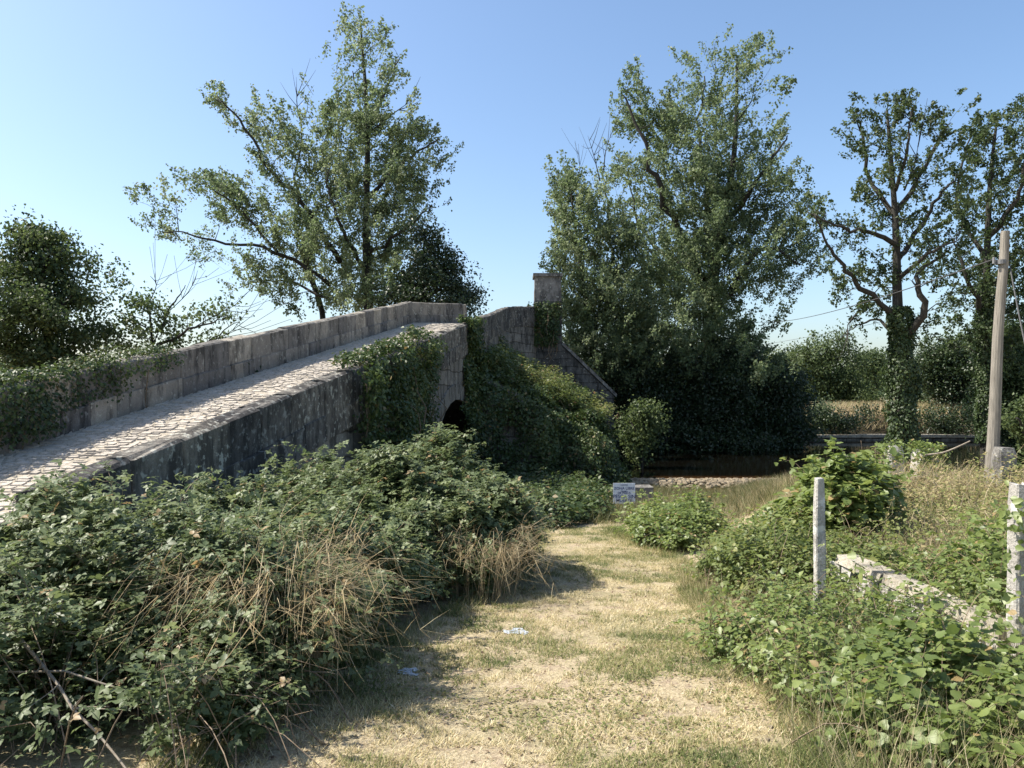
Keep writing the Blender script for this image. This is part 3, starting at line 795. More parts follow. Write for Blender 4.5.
tree('black_poplar', 'huge broad poplar with ivy wrapped trunk towering over the river', 51,
     [([(712, 440), (708, 330), (722, 230), (735, 150), (738, 58)], .62, .06),
      ([(710, 300), (675, 220, -2), (645, 150, -3), (624, 95, -3)], .3, .04),
      ([(718, 240), (700, 160, 2), (705, 75, 2)], .22, .04),
      ([(722, 230), (765, 170, -2), (788, 135, -2)], .2, .04),
      ([(712, 320), (760, 250, -2), (800, 265, -3)], .2, .04),
      ([(715, 280), (660, 250, 3), (630, 205, 3)], .2, .04),
      ([(664, 280, 2), (640, 230, 2), (628, 170, 2)], .12, .03)],
     [(734, 58, 9, 8), (747, 68, 7, 14), (738, 85, 16, 12, .8), (702, 72, 14, 9), (692, 92, 22, 12), (722, 105, 26, 14), (632, 94, 10, 7), (645, 100, 16, 10), (622, 112, 10, 7), (655, 118, 22, 13), (640, 130, 16, 10), (668, 140, 26, 15), (645, 152, 20, 9, .8), (695, 125, 24, 16), (740, 125, 22, 16, .7), (705, 148, 30, 16),
      (760, 140, 16, 12, .7), (778, 132, 14, 9), (765, 160, 16, 9, .6), (735, 160, 26, 16), (628, 172, 20, 7), (650, 178, 26, 12), (680, 178, 34, 17), (715, 185, 36, 18), (748, 190, 24, 16), (665, 200, 32, 18), (700, 210, 34, 20), (740, 212, 34, 20), (775, 195, 16, 14, .8), (785, 215, 15, 14), (790, 240, 14, 14), (775, 230, 22, 14), (745, 240, 34, 16), (800, 265, 14, 14), (785, 262, 18, 16), (778, 285, 10, 12), (802, 283, 7, 8, .7), (762, 262, 18, 16),
      (715, 240, 34, 20), (685, 240, 34, 22), (650, 225, 18, 18, .6), (655, 260, 18, 18, .7), (690, 272, 34, 22), (725, 275, 28, 22), (745, 290, 14, 14, .7), (700, 305, 40, 20), (660, 300, 24, 20), (690, 335, 44, 20), (725, 325, 26, 20), (650, 330, 26, 24), (665, 360, 40, 24), (710, 360, 44, 26), (750, 330, 16, 16, .8), (745, 365, 30, 24), (680, 290, 34, 22), (640, 290, 16, 18, .7)],
     M['poplar'], leaf=.21, per=76, dens=1.35, dsp=3.2, sig=.46, seed=16, fill=2.0, spray=1.2, tint0=.05, tint1=.85, ivy=(0, 16, 2.6, 16000),
     bare=[([(738, 120), (752, 100), (757, 75)], .06), ([(715, 85), (716, 65), (715, 50)], .04)])
tree('alder_tree', 'lone alder with crooked side limbs and a dark ivy clad trunk', 33,
     [([(905, 470), (902, 380), (898, 310), (896, 220), (888, 110)], .46, .05),
      ([(900, 320), (860, 285, -1), (835, 255, -1.5), (815, 213, -2)], .14, .03),
      ([(898, 245), (870, 232, -.5), (840, 228, -1), (808, 212, -1)], .12, .02),
      ([(900, 345), (925, 310, -1), (918, 275, -1), (945, 255, -1)], .2, .04),
      ([(898, 260), (922, 225, 1), (945, 190, 1), (962, 175, 1)], .13, .03),
      ([(896, 215), (918, 180, .5), (940, 140, .5), (952, 122, .5)], .13, .02),
      ([(895, 215), (872, 180, 1), (862, 130, 1), (852, 115, 1)], .12, .02),
      ([(896, 190), (908, 150, -1), (912, 110, -1)], .1, .02),
      ([(902, 350), (880, 320, 1.2), (850, 330, 1.2)], .1, .02),
      ([(898, 280), (935, 250, -1.6), (960, 240, -2)], .11, .02)],
     [(882, 108, 12, 8), (892, 118, 18, 10), (868, 122, 14, 10), (858, 112, 8, 6), (915, 118, 12, 8, .9), (905, 135, 18, 11), (875, 142, 20, 12), (860, 158, 10, 9, .7), (890, 160, 18, 12), (948, 122, 10, 8), (938, 138, 12, 10), (928, 158, 12, 8, .7), (945, 150, 6, 8, .5), (880, 180, 18, 12), (868, 195, 14, 9), (900, 190, 16, 10), (930, 195, 12, 7, .7), (925, 175, 8, 8, .5),
      (815, 212, 11, 5), (832, 222, 13, 6), (848, 232, 16, 9), (865, 225, 14, 7, .8), (860, 243, 12, 5, .6), (885, 212, 14, 10), (905, 215, 18, 9), (945, 212, 14, 9, .8), (925, 225, 16, 9), (958, 190, 10, 8, .7), (950, 240, 16, 9), (930, 250, 14, 9), (960, 262, 10, 7, .7), (845, 280, 10, 6), (865, 280, 16, 8), (850, 296, 12, 6, .8), (880, 272, 18, 9), (900, 285, 22, 10, .8), (930, 285, 18, 9), (870, 305, 14, 7, .8), (915, 265, 14, 8), (940, 305, 10, 7, .6), (880, 255, 12, 7, .6), (855, 318, 10, 5, .5), (905, 240, 14, 8, .7), (925, 325, 8, 6, .5)],
     M['alder'], leaf=.16, per=46, dens=1.05, dsp=1.4, sig=.28, seed=17, spray=.6, fill=1.9, ivy=(-2, 5.2, .6, 11000), tint0=.05, tint1=.9,
     bare=[([(905, 190), (915, 165), (920, 140)], .05), ([(860, 310), (848, 325), (850, 335)], .05)])
tree('chestnut_tree', 'dense dark tree at the right edge behind the leaning wooden pole', 38,
     [([(986, 470), (986, 330), (990, 200), (998, 120)], .36, .05), ([(986, 320), (968, 280, -1), (955, 240, -1)], .16, .03), ([(988, 240), (1020, 190, -1), (1030, 140, -1)], .15, .03), ([(988, 260), (960, 200, 1), (972, 130, 1)], .13, .03), ([(988, 290), (1030, 250, 0)], .14, .03)],
     [(1015, 112, 14, 8), (1000, 125, 16, 9), (975, 130, 12, 9), (985, 145, 20, 12), (1015, 140, 20, 14), (965, 155, 10, 7, .7), (975, 170, 18, 10), (1005, 170, 24, 14), (960, 190, 10, 8, .7), (985, 195, 22, 13), (1020, 200, 18, 16), (965, 215, 14, 10), (1000, 225, 24, 12), (950, 235, 12, 10), (975, 245, 18, 10), (1020, 250, 20, 14), (955, 265, 14, 10), (985, 280, 20, 12, .8), (1015, 285, 20, 14), (965, 300, 16, 9, .8), (1000, 310, 22, 12), (1025, 325, 20, 14), (1050, 200, 24, 60), (950, 320, 14, 8, .7), (1000, 265, 22, 14), (1015, 345, 24, 16), (985, 335, 24, 12), (1005, 290, 22, 14), (965, 340, 20, 12)],
     M['alder'], leaf=.17, per=56, dens=1.25, dsp=1.7, sig=.33, seed=18, fill=2.0, spray=.7, ivy=(-1, 7, .45, 9000), tint0=.0, tint1=.75)

# shrubs and trees along the far bank
def round_shrub(name, label, Y, px, py, rx, ry, mat, seed, leaf=.2, dens=1.3, cat='tree', dsp=None, base=None, per=60, tint=(0, .8), group=None):
    r = random.Random(seed)
    bl = []
    n = max(6, int(rx*ry/70))
    for _ in range(n):
        a = r.uniform(0, 6.28); q = math.sqrt(r.random())*.82
        bl.append((px+math.cos(a)*q*rx, py+math.sin(a)*q*ry, rx*r.uniform(.22, .34), ry*r.uniform(.22, .34)))
    b = base if base else py+ry
    lim = [([(px, b), (px+r.uniform(-4, 4), py), (px+r.uniform(-5, 5), py-ry*.6)], .02*ry*Y/F+.05, .03)]
    for sgn in (-1, 1):
        lim.append(([(px, (b+py)/2), (px+sgn*rx*.35, py-ry*.1, r.uniform(-1, 1)), (px+sgn*rx*.6, py-ry*.3, r.uniform(-1, 1))], .012*ry*Y/F+.03, .02))
    return tree(name, label, Y, lim, bl, mat, leaf=leaf, per=per, dens=dens, dsp=dsp or .55*rx*Y/F*.6, sig=.028*Y**.5*1.9 if False else .0085*Y, seed=seed, cat=cat, tint0=tint[0], tint1=tint[1], group=group, fill=2.0)

G1 = 'thicket under the poplars on the far bank'
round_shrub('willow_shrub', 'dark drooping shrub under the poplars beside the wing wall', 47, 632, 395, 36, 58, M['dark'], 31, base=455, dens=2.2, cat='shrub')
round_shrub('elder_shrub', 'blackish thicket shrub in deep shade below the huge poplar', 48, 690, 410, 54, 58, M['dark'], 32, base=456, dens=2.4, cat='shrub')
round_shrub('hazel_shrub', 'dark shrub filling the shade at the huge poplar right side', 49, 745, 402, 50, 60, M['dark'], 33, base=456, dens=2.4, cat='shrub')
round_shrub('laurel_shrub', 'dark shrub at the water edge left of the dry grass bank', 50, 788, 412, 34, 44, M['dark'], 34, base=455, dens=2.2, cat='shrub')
round_shrub('sallow_shrub', 'small grey green shrub by the foot of the sloping wing wall', 36, 642, 430, 24, 32, M['alder'], 35, base=468, cat='shrub', tint=(.4, 1), leaf=.17)
round_shrub('bank_tree', 'bushy mid green tree beyond the dry grass left of the alder trunk', 72, 828, 370, 42, 40, M['alder'], 36, base=414, dens=1.8, tint=(.2, .9), leaf=.26)
round_shrub('bank_tree', 'pale leafy tree beyond the grass between poplar and bushy tree', 80, 782, 376, 30, 32, M['alder'], 37, base=412, tint=(.3, 1), leaf=.28)
round_shrub('bank_tree', 'low rounded tree just left behind the alder trunk', 78, 872, 376, 30, 34, M['alder'], 38, base=412, tint=(.2, .9), leaf=.28)
round_shrub('bank_tree', 'bright bush with yellowish leaves right of the alder trunk', 70, 922, 385, 16, 22, M['poplar'], 39, base=412, tint=(.3, 1), leaf=.24)
round_shrub('bank_tree', 'dark spreading tree under the right edge tree canopy', 62, 962, 366, 52, 44, M['dark'], 40, base=418, dens=1.9, tint=(.2, 1), leaf=.23)
round_shrub('bank_tree', 'shaded leafy tree at the right border behind the pole foot', 50, 1020, 385, 44, 66, M['alder'], 41, base=440, dens=1.8, tint=(0, .8), leaf=.2)
round_shrub('bush', 'green bush right of the pole foot beside the granite post', 18, 1030, 430, 22, 40, M['alder'], 42, base=470, tint=(.2, 1), leaf=.10, cat='shrub')

round_shrub('thicket_shrub', 'low black shrub overhanging the river below the huge poplar', 46.5, 715, 442, 62, 22, M['dark'], 44, base=462, cat='shrub', dens=2.6)
round_shrub('thicket_shrub', 'low dark shrub overhanging the river at the cutwater side', 46.5, 655, 440, 40, 24, M['dark'], 45, base=462, cat='shrub', dens=2.4)
round_shrub('thicket_shrub', 'low dark shrub at the bend of the river bank', 48, 780, 440, 38, 22, M['dark'], 46, base=458, cat='shrub', dens=2.4)
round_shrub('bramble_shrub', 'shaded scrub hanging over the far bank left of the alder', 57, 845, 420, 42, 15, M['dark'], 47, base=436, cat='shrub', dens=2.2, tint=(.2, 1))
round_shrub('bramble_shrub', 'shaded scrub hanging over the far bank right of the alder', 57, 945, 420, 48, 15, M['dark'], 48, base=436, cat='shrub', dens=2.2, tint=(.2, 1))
round_shrub('bramble_shrub', 'small sunlit bush on the far bank lip left of the alder', 58, 818, 414, 16, 10, M['poplar'], 49, base=425, cat='shrub', dens=1.8, tint=(.3, 1))
for k_, (px, py, rx, ry, Y, lb) in enumerate(((838, 398, 24, 11, 75, 'low shrub on the pasture edge left of the alder'), (968, 400, 34, 14, 66, 'low dark shrub on the pasture right of the alder'), (872, 402, 16, 8, 70, 'small tuft of scrub just left behind the alder foot'))):
    round_shrub('field_shrub', lb, Y, px, py, rx, ry, M['dark' if k_ == 1 else 'alder'], 55+k_, base=py+ry+2, cat='shrub', dens=1.8, tint=(.2, 1))
# river wall along the far bank
rw = thing('river_wall', 'low pale stone wall at the waterline of the far bank', 'wall', (26, 56, WATER))
mb = MB(); rr_ = random.Random(4)
xw = 19.0
while xw < 46:
    ln = rr_.uniform(.8, 1.6)
    mb.box(xw, xw+ln-.02, 55.8+rr_.uniform(-.05, .05), 56.6, WATER-.8, WATER+.16+rr_.uniform(-.04, .05)); xw += ln
mb.build('footing', M['wall'], rw, uv=[(v[0], v[2]) for v in mb.v])
mb = MB(); xw = 19.0
while xw < 46:
    ln = rr_.uniform(.9, 1.8)
    mb.box(xw, xw+ln-.02, 55.65, 56.7, WATER+.22, WATER+.40+rr_.uniform(-.03, .03)); xw += ln
mb.build('capstone', M['slab'], rw)
round_shrub('arch_light_block_shrub', 'shrub added beyond the bridge arch to keep light out of it', 22, 300, 430, 50, 60, M['dark'], 50, base=520, cat='shrub', dens=1.6, dsp=1.6, leaf=.13)  # both shrubs added, mostly hidden, to stop light coming through the arch
round_shrub('arch_light_block_shrub', 'second shrub added at the far mouth of the bridge arch to block light', 24, 318, 440, 60, 60, M['dark'], 51, base=520, cat='shrub', dens=1.8, dsp=1.6, leaf=.13)

# distant woods
rng = np.random.default_rng(77)
pp = []
for _ in range(900):
    x = rng.uniform(-220, 260); y = rng.uniform(150, 240); h = rng.uniform(5, 11)
    c = np.array([x, y, float(ground_z(x, y))+h*.55])
    q = rng.normal(size=(70, 3)); q = unit(q)*rng.random((70, 1))**.33
    pp.append(c+q*np.array([h*.45, h*.45, h*.5]))
pp = np.concatenate(pp)
dw = leaves('distant_woods', pp, rng.normal(size=pp.shape)+np.array([0, 0, .8]), 1.3*rng.uniform(.6, 1.2, len(pp)), rng.random(len(pp))*.8, T_FAR, M['alder'], None, rng)
tag(dw, None, None, kind='stuff')

# ------------------------------------------------------------------ bushes near the camera
def bush(name, label, domes, n, size, mat, tpl, seed, cat='bush', depth=.35, canes=40, cane_len=1.0, up=.7, tint=(0, .93), rough=.22, droop=.3, cane_mat=None, lump=2.0, thin=0.0, shoot=120, shoot_len=1.0):
    rng = np.random.default_rng(seed)
    x0 = min(d[0]-d[2] for d in domes); x1 = max(d[0]+d[2] for d in domes)
    y0 = min(d[1]-d[3] for d in domes); y1 = max(d[1]+d[3] for d in domes)
    def H(x, y):
        h = np.zeros_like(x)
        for (cx, cy, rx, ry, hh) in domes:
            ang = np.arctan2((y-cy)/ry, (x-cx)/rx)
            wob = 1+.22*(n2(np.cos(ang)*2+cx*3, np.sin(ang)*2+cy, 1.0, seed)-.5)*2
            q = ((x-cx)/rx)**2+((y-cy)/ry)**2
            q = q/wob**2
            h = np.maximum(h, hh*np.sqrt(np.clip(1-q, 0, 1))**.65)
        return h
    k = int(n*2.2)
    x = rng.uniform(x0, x1, k); y = rng.uniform(y0, y1, k)
    h = H(x, y)*(1+rough*1.7*(n2(x, y, lump, seed+1)-.5)+rough*1.3*(n2(x, y, lump*2.7, seed+2)-.5)+rough*.9*(n2(x, y, lump*6, seed+5)-.5))
    # steeper flanks get more leaves
    e = .06
    hx = (H(x+e, y)-H(x-e, y))/(2*e); hy = (H(x, y+e)-H(x, y-e))/(2*e)
    hx = np.clip(hx, -4, 4); hy = np.clip(hy, -4, 4)
    wgt = np.sqrt(1+hx*hx+hy*hy)
    keep = (h > .05) & (rng.random(k) < wgt/2.6)
    x, y, h, hx, hy = x[keep], y[keep], h[keep], hx[keep], hy[keep]
    if len(x) > n:
        x, y, h, hx, hy = x[:n], y[:n], h[:n], hx[:n], hy[:n]
    nn = unit(np.stack([-hx, -hy, np.ones_like(hx)], -1))
    dd = rng.exponential(depth*.45, len(x)); dd = np.minimum(dd, h*.95)
    dd = np.where(rng.random(len(x)) < .10, -rng.uniform(0, .14, len(x)), dd)
    z = ground_z(x, y)+h
    p = np.stack([x, y, z], -1)-nn*dd[:, None]
    p[:, 2] = np.maximum(p[:, 2], ground_z(p[:, 0], p[:, 1])+.02)
    if thin > 0:
        kp = vnoise(p, 3.0, seed+8)+.25*rng.random(len(p)) > thin
        p, nn = p[kp], nn[kp]
    nrm = nn*.4+rng.normal(size=p.shape)*.38+np.array([-.15, 0, up+.2])
    t = np.clip(tint[0]+(tint[1]-tint[0])*(vnoise(p, 1.3, seed+3)*.5+rng.random(len(p))*.5), 0, 1)
    t = np.where(rng.random(len(p)) < .035, 1, t)
    shoots = []
    sp, sn = [], []
    for _ in range(int(shoot)):
        i = rng.integers(len(p)); a = p[i]
        hd = rng.uniform(0, 6.28); o_ = unit((nn[i]+np.array([math.cos(hd), math.sin(hd), 0])*.8)[None])[0]
        L_ = rng.uniform(.18, .55)*shoot_len
        tt = np.linspace(0, 1, 9)[:, None]
        pth = a+o_*tt*L_+np.array([0, 0, 1])*(.55*L_*tt-.75*L_*tt*tt)
        shoots.append(pth)
        for k_ in range(1, 9):
            for _2 in range(2):
                sp.append(pth[k_]+rng.normal(size=3)*size*.35); sn.append(np.array([0, 0, 1.])+rng.normal(size=3)*.45)
    if sp:
        p = np.concatenate([p, np.array(sp)]); nrm = np.concatenate([nrm, np.array(sn)]); t = np.concatenate([t, np.clip(rng.random(len(sp))*.5+.42, 0, .95)])
    cx = np.mean([d[0] for d in domes]); cy = np.mean([d[1] for d in domes])
    root = thing(name, label, cat, (cx, cy, float(ground_z(cx, cy))))
    leaves('foliage', p, nrm, size*(.42+1.0*rng.random(len(p))**1.5), t, tpl, mat, root, rng, droop=droop)
    mb = MB()
    for pth in shoots: mb.tube(pth, np.linspace(.003, .0012, 9), 3, cap=False)
    for _ in range(canes):
        i = rng.integers(len(nn)); a = p[i]
        d = domes[rng.integers(len(domes))]
        bx, by = a[0]+rng.normal()*.3*cane_len, a[1]+rng.normal()*.3*cane_len
        b = np.array([bx, by, float(ground_z(bx, by))])
        out = nn[i]*np.array([1, 1, .2])*rng.uniform(.05, .35)*cane_len+rng.normal(size=3)*.08
        tip = a+out+np.array([0, 0, rng.uniform(-.25, .10)*cane_len])
        pts = smooth_path([b, (a+b)/2+np.array([0, 0, .12]), a+np.array([0, 0, .04]), tip], 8)
        r = rng.uniform(.0016, .0034)
        mb.tube(pts, np.linspace(r*1.5, r*.5, 8), 4, cap=False)
    mb.build('plant_stems', cane_mat or M['cane'], root)  # canes and shoot stems of the bush, all in one mesh
    return root

bush('bramble_bush', 'big rounded bramble dome in front of the bridge arch', [(-1.2, 9.9, 1.5, 2.0, 1.4), (-.85, 8.9, .95, 1.3, .95), (-.35, 9.9, .6, 1.2, .66)], 110000, .054, M['bramble'], T_TRI4, 51, shoot=330, canes=110, thin=.2, rough=.3)
bush('bramble_bush', 'bramble thicket heaped against the near parapet wall', [(-2.75, 8.3, 1.4, 1.6, 1.2), (-3.3, 10.3, 1.2, 1.6, 1.35), (-1.9, 7.4, 1.1, 1.2, .98)], 110000, .052, M['bramble'], T_TRI4, 52, shoot=330, canes=120, thin=.22, rough=.32)
bush('bramble_bush', 'broad bramble thicket sprawling over the lower left side', [(-3.2, 5.8, 1.5, 1.6, 1.06), (-2.0, 5.5, 1.05, 1.25, .90), (-3.9, 4.6, 1.4, 1.1, .95), (-4.3, 6.6, 1.2, 1.3, 1.1), (-3.7, 5.35, .75, .75, 1.62), (-3.2, 5.4, .7, .7, 1.2)], 105000, .046, M['bramble'], T_TRI, 53, shoot=330, canes=160, thin=.22, rough=.32)
bush('bramble_bush', 'low tangled bramble with dead canes in the bottom left corner', [(-2.5, 4.0, 1.1, .75, .62), (-1.75, 4.45, .6, .6, .42), (-3.4, 3.7, 1.0, .7, .8)], 22000, .045, M['bramble'], T_TRI, 54, canes=320, cane_mat=M['cane'], thin=.60, tint=(0, .7), rough=.35)
bush('nettle_bush', 'leafy green bush hugging the right edge of the path', [(2.15, 5.7, .7, .85, .36), (2.75, 6.0, .8, .8, .3), (1.95, 4.9, .4, .6, .3)], 20000, .05, M['shrub'], T_NEAR, 55, canes=100, cane_len=.7, thin=.36, depth=.35, rough=.6, tint=(0, 1.0), lump=3.2)
bush('elm_bush', 'broad leaved bush in the lower right corner under the lichen post', [(2.55, 4.45, .75, .6, .36), (2.12, 4.0, .45, .5, .26), (3.0, 4.0, .6, .6, .33), (2.9, 3.55, .5, .4, .3)], 15000, .056, M['shrub'], T_LOBE, 56, canes=140, cane_len=.7, thin=.42, depth=.45, tint=(.0, 1.0), rough=.55, lump=2.6, cane_mat=M['cane'])
bush('fig_bush', 'light green broad leaved bush standing before the dark river', [(3.9, 9.6, .7, .7, .84), (3.5, 9.4, .5, .5, .62), (4.45, 9.9, .5, .6, .74)], 17000, .088, M['shrub'], T_LOBE, 57, canes=60, thin=.34, depth=.5, tint=(.3, .95), rough=.4)
bush('herb_bush', 'yellowish weedy bush between the path end and pale granite post', [(2.75, 8.2, .7, 1.1, .6), (3.1, 7.4, .7, .7, .42), (3.1, 8.9, .8, .8, .6)], 26000, .055, M['herb'], T_NEAR, 58, canes=80, thin=.25, depth=.4, cane_len=.6, rough=.4)
bush('grassy_bush', 'green weedy mound at the path end beside the fishing sign', [(2.6, 13.0, .65, 1.3, .46), (3.0, 13.6, .7, 1.6, .55), (2.6, 12.3, .5, .8, .36)], 26000, .075, M['shrub'], T_FAR, 59, canes=60, thin=.2, depth=.4, rough=.4)
bush('ivy_bush', 'dark ground ivy at the foot of the cutwater', [(.3, 17.5, 1.4, 3.0, .55), (.9, 22.8, 1.9, 2.6, .65), (-.8, 15.5, 1.2, 3.0, .8), (1.45, 17.6, .75, 1.8, .55), (1.9, 21.6, 1.0, 1.6, .5)], 52000, .11, M['ivy'], T_FAR, 60, canes=50, thin=.15, depth=.4)
bush('dry_bush', 'straggly half dry weeds in front of the squat granite posts', [(5.6, 10.6, 1.5, 1.6, .42), (4.7, 8.4, .9, 1.2, .4)], 14000, .045, M['weedleaf'], T_NEAR, 62, canes=160, thin=.42, depth=.4, cane_len=.6, rough=.5, cane_mat=M['reedstem'])
bush('dry_bush', 'brownish weeds heaped round the foot of the wooden pole', [(7.6, 12.4, 1.8, 1.4, .5), (6.4, 12.8, 1.2, 1.2, .45)], 14000, .055, M['weedleaf'], T_NEAR, 63, canes=160, thin=.42, depth=.4, cane_len=.6, rough=.5, cane_mat=M['reedstem'])
bush('fern_bush', 'green bush climbing the lichen post at the right edge', [(3.85, 5.6, .5, .6, .6), (4.2, 6.2, .8, .8, .45)], 9000, .06, M['shrub'], T_NEAR, 61, canes=40, thin=.28, depth=.3, cane_len=.6, rough=.4)

# ------------------------------------------------------------------ grasses
def path_half(y):
    """left and right edge of the mown strip at distance y"""
    yl = np.array([0, 3.8, 5.0, 6.3, 7.4, 9.1, 12.4, 20]); xl = np.array([-1.9, -1.5, -1.25, -.95, -.45, .15, .5, 1.0])
    yr = np.array([0, 3.8, 5.0, 6.9, 10.8, 13, 20]); xr = np.array([1.5, 1.5, 1.7, 1.75, 2.3, 1.9, 1.6])
    return np.interp(y, yl, xl), np.interp(y, yr, xr)
rng = np.random.default_rng(5)
def scatter_ground(n, x0, x1, y0, y1, bias=1.0):
    y = y0+(y1-y0)*rng.random(n)**bias; x = rng.uniform(x0, x1, n)
    return x, y
x, y = scatter_ground(420000, -2.4, 3.0, 3.2, 15, 1.5)
l, r_ = path_half(y)
cl = n2(x, y, 2.6, 41)*.35+n2(x, y, 7.5, 49)*.35+n2(x, y, 19, 42)*.3
gp = n2(x, y, .85, 43)*.6+n2(x, y, 2.6, 44)*.4
keep = (x > l-.25) & (x < r_+.3) & (sst(.36, .62, cl+.3*(gp-.5)) > rng.random(len(x))*1.02-.02)
x, y, gp = x[keep], y[keep], gp[keep]
edge = np.minimum(x-path_half(y)[0], path_half(y)[1]-x)
gm = n2(x, y, 4.2, 46)*.6+n2(x, y, 11, 47)*.4
green = .75*sst(.52, .70, gp)+.6*sst(.55, .70, gm)+.5*sst(.25, -.1, edge)
t = np.clip(.73-.54*green+rng.normal(size=len(x))*.2, 0, 1)
hgt = (.018+.03*rng.random(len(x))**1.5)*(1+.25*green)*(1+1.3*sst(.2, -.1, edge))
pos = np.stack([x, y, ground_z(x, y)-.003], -1)
dr = rng.normal(size=pos.shape)*.75; dr[:, 2] = np.abs(dr[:, 2])*.4+.55
gs = blades('dry_grass', pos, dr, hgt*1.15, .0035+.003*rng.random(len(x)), t, M['drygrass'])
tag(gs, None, None, kind='stuff')
print('grass', len(x))
# dead leaves and chaff lying on the path
x, y = scatter_ground(9000, -2.2, 3.0, 3.2, 14, 1.4)
l, r_ = path_half(y); k_ = (x > l-.2) & (x < r_+.2) & (n2(x, y, 1.8, 91)+.35*rng.random(len(x)) > .6)
x, y = x[k_], y[k_]
pos = np.stack([x, y, ground_z(x, y)+.006], -1)
nr_ = rng.normal(size=pos.shape)*.4; nr_[:, 2] = 1
M['chaff'] = leaf_mat('dead_leaf', [(0, (.07, .045, .028)), (.5, (.17, .11, .065)), (1, (.36, .29, .19))], .1, .8, .2)
lt_ = leaves('leaf_litter', pos, nr_, .009+.026*rng.random(len(x))**2, rng.random(len(x)), T_FAR, M['chaff'], None, rng)
tag(lt_, None, None, kind='stuff')
x, y = scatter_ground(60000, -2.0, 2.8, 3.2, 12, 1.4)
l, r_ = path_half(y); k_ = (x > l-.1) & (x < r_+.2) & (n2(x, y, 1.3, 96)*.6+n2(x, y, 5, 97)*.4 > .58)
x, y = x[k_], y[k_]
pos = np.stack([x, y, ground_z(x, y)+.012], -1)
nr_ = rng.normal(size=pos.shape)*.45; nr_[:, 2] = 1
ro_ = leaves('low_herbs', pos, nr_, .010+.02*rng.random(len(x)), rng.uniform(.25, .9, len(x)), T_FAR, M['weedleaf'], None, rng)
tag(ro_, None, None, kind='stuff')
# pebbles trodden into the path
mbp = MB()
for _ in range(420):
    yy = 3.4+7*rng.random()**1.6; xx = rng.uniform(*[float(v) for v in path_half(yy)]); r0 = .006+.018*rng.random()**3; zz = float(ground_z(xx, yy))
    a0 = rng.uniform(0, 6.28)
    b = [(xx+math.cos(a0+k*1.2566)*r0*rng.uniform(.8, 1.3), yy+math.sin(a0+k*1.2566)*r0*rng.uniform(.7, 1.1), zz-.003) for k in range(5)]
    t_ = [(xx+(p[0]-xx)*.6, yy+(p[1]-yy)*.6, zz+r0*.65) for p in b]
    mbp.add(b+t_, [(5, 6, 7, 8, 9)]+[(k, (k+1) % 5, 5+(k+1) % 5, 5+k) for k in range(5)])
pb_ = mbp.build('pebbles', M['rubble']); tag(pb_, None, None, kind='stuff')
# rough grass on the bank above the weir
x = rng.uniform(.5, 12, 60000); y = rng.uniform(15.5, 29.2, 60000)
k_ = n2(x, y, .8, 93) > .3
x, y = x[k_], y[k_]
pos = np.stack([x, y, ground_z(x, y)-.02], -1)
dr = rng.normal(size=pos.shape)*.5; dr[:, 2] = 1
M['bankgrass'] = leaf_mat('rough_grass', [(0, (.04, .055, .018)), (.5, (.08, .09, .032)), (1, (.20, .165, .085))], .25, .6, .25)
bg_ = blades('rough_grass', pos, dr, rng.uniform(.12, .45, len(x)), .012, rng.random(len(x)), M['bankgrass'])
tag(bg_, None, None, kind='stuff')
# taller fringe along both verges
x, y = scatter_ground(60000, -2.6, 3.2, 3.2, 16, 1.3)
l, r_ = path_half(y)
dl = np.abs(x-(l-.12)); drr = np.abs(x-(r_+.12))
keep = np.minimum(dl, drr) < .32*rng.random(len(x))*(.4+1.2*n2(x, y, 1.6, 50))
x, y = x[keep], y[keep]
t = np.clip(.35+rng.normal(size=len(x))*.25, 0, 1)
pos = np.stack([x, y, ground_z(x, y)-.01], -1)
dr = rng.normal(size=pos.shape)*.45; dr[:, 2] = np.abs(dr[:, 2])*.3+1
vg = blades('verge_grass', pos, dr, rng.uniform(.05, .17, len(x)), .0035+.0025*rng.random(len(x)), t, M['drygrass'])
tag(vg, None, None, kind='stuff')
# dry stalks standing among the right hand bushes
x, y = scatter_ground(9000, 1.5, 3.6, 3.2, 9, 1.2)
k_ = (n2(x, y, 1.9, 95) > .46) & (x > path_half(y)[1]-.05)
x, y = x[k_], y[k_]
pos = np.stack([x, y, ground_z(x, y)-.01], -1)
dr = rng.normal(size=pos.shape)*.5; dr[:, 2] = 1
ds_ = blades('dry_stalks', pos, dr, rng.uniform(.15, .58, len(x)), .0035, np.clip(rng.normal(size=len(x))*.25+.5, 0, 1), M['weed'])
tag(ds_, None, None, kind='stuff')
# dry weed field on the right
x, y = scatter_ground(90000, 2.6, 14, 5.2, 22, 1.2)
keep = (n2(x, y, 1.1, 60)*.6+n2(x, y, 4, 61)*.4 > .36) & (x > 2.5+.03*y) & (x/y < .78)
x, y = x[keep], y[keep]
t = np.clip(.15+.75*n2(x, y, .5, 62)+rng.normal(size=len(x))*.2, 0, 1)
pos = np.stack([x, y, ground_z(x, y)-.01], -1)
dr = rng.normal(size=pos.shape)*.4; dr[:, 2] = np.abs(dr[:, 2])*.3+1
wd = blades('dry_weeds', pos, dr*np.array([1.4, 1.4, 1]), rng.uniform(.10, .42, len(x)), .004+.006*rng.random(len(x)), t, M['weed'])
tag(wd, None, None, kind='stuff')
# far bank grass
x = rng.uniform(14, 60, 60000); y = rng.uniform(57, 76, 60000)
keep = ground_z(x, y) > -1.6
x, y = x[keep], y[keep]
t = np.clip(.45+.6*(n2(x, y, .25, 63)-.3)+rng.normal(size=len(x))*.15, 0, 1)
pos = np.stack([x, y, ground_z(x, y)-.02], -1)
dr = rng.normal(size=pos.shape)*.35; dr[:, 2] = 1
fg = blades('bank_grass', pos, dr, rng.uniform(.3, .9, len(x)), .05, t, M['weed'])
tag(fg, None, None, kind='stuff')

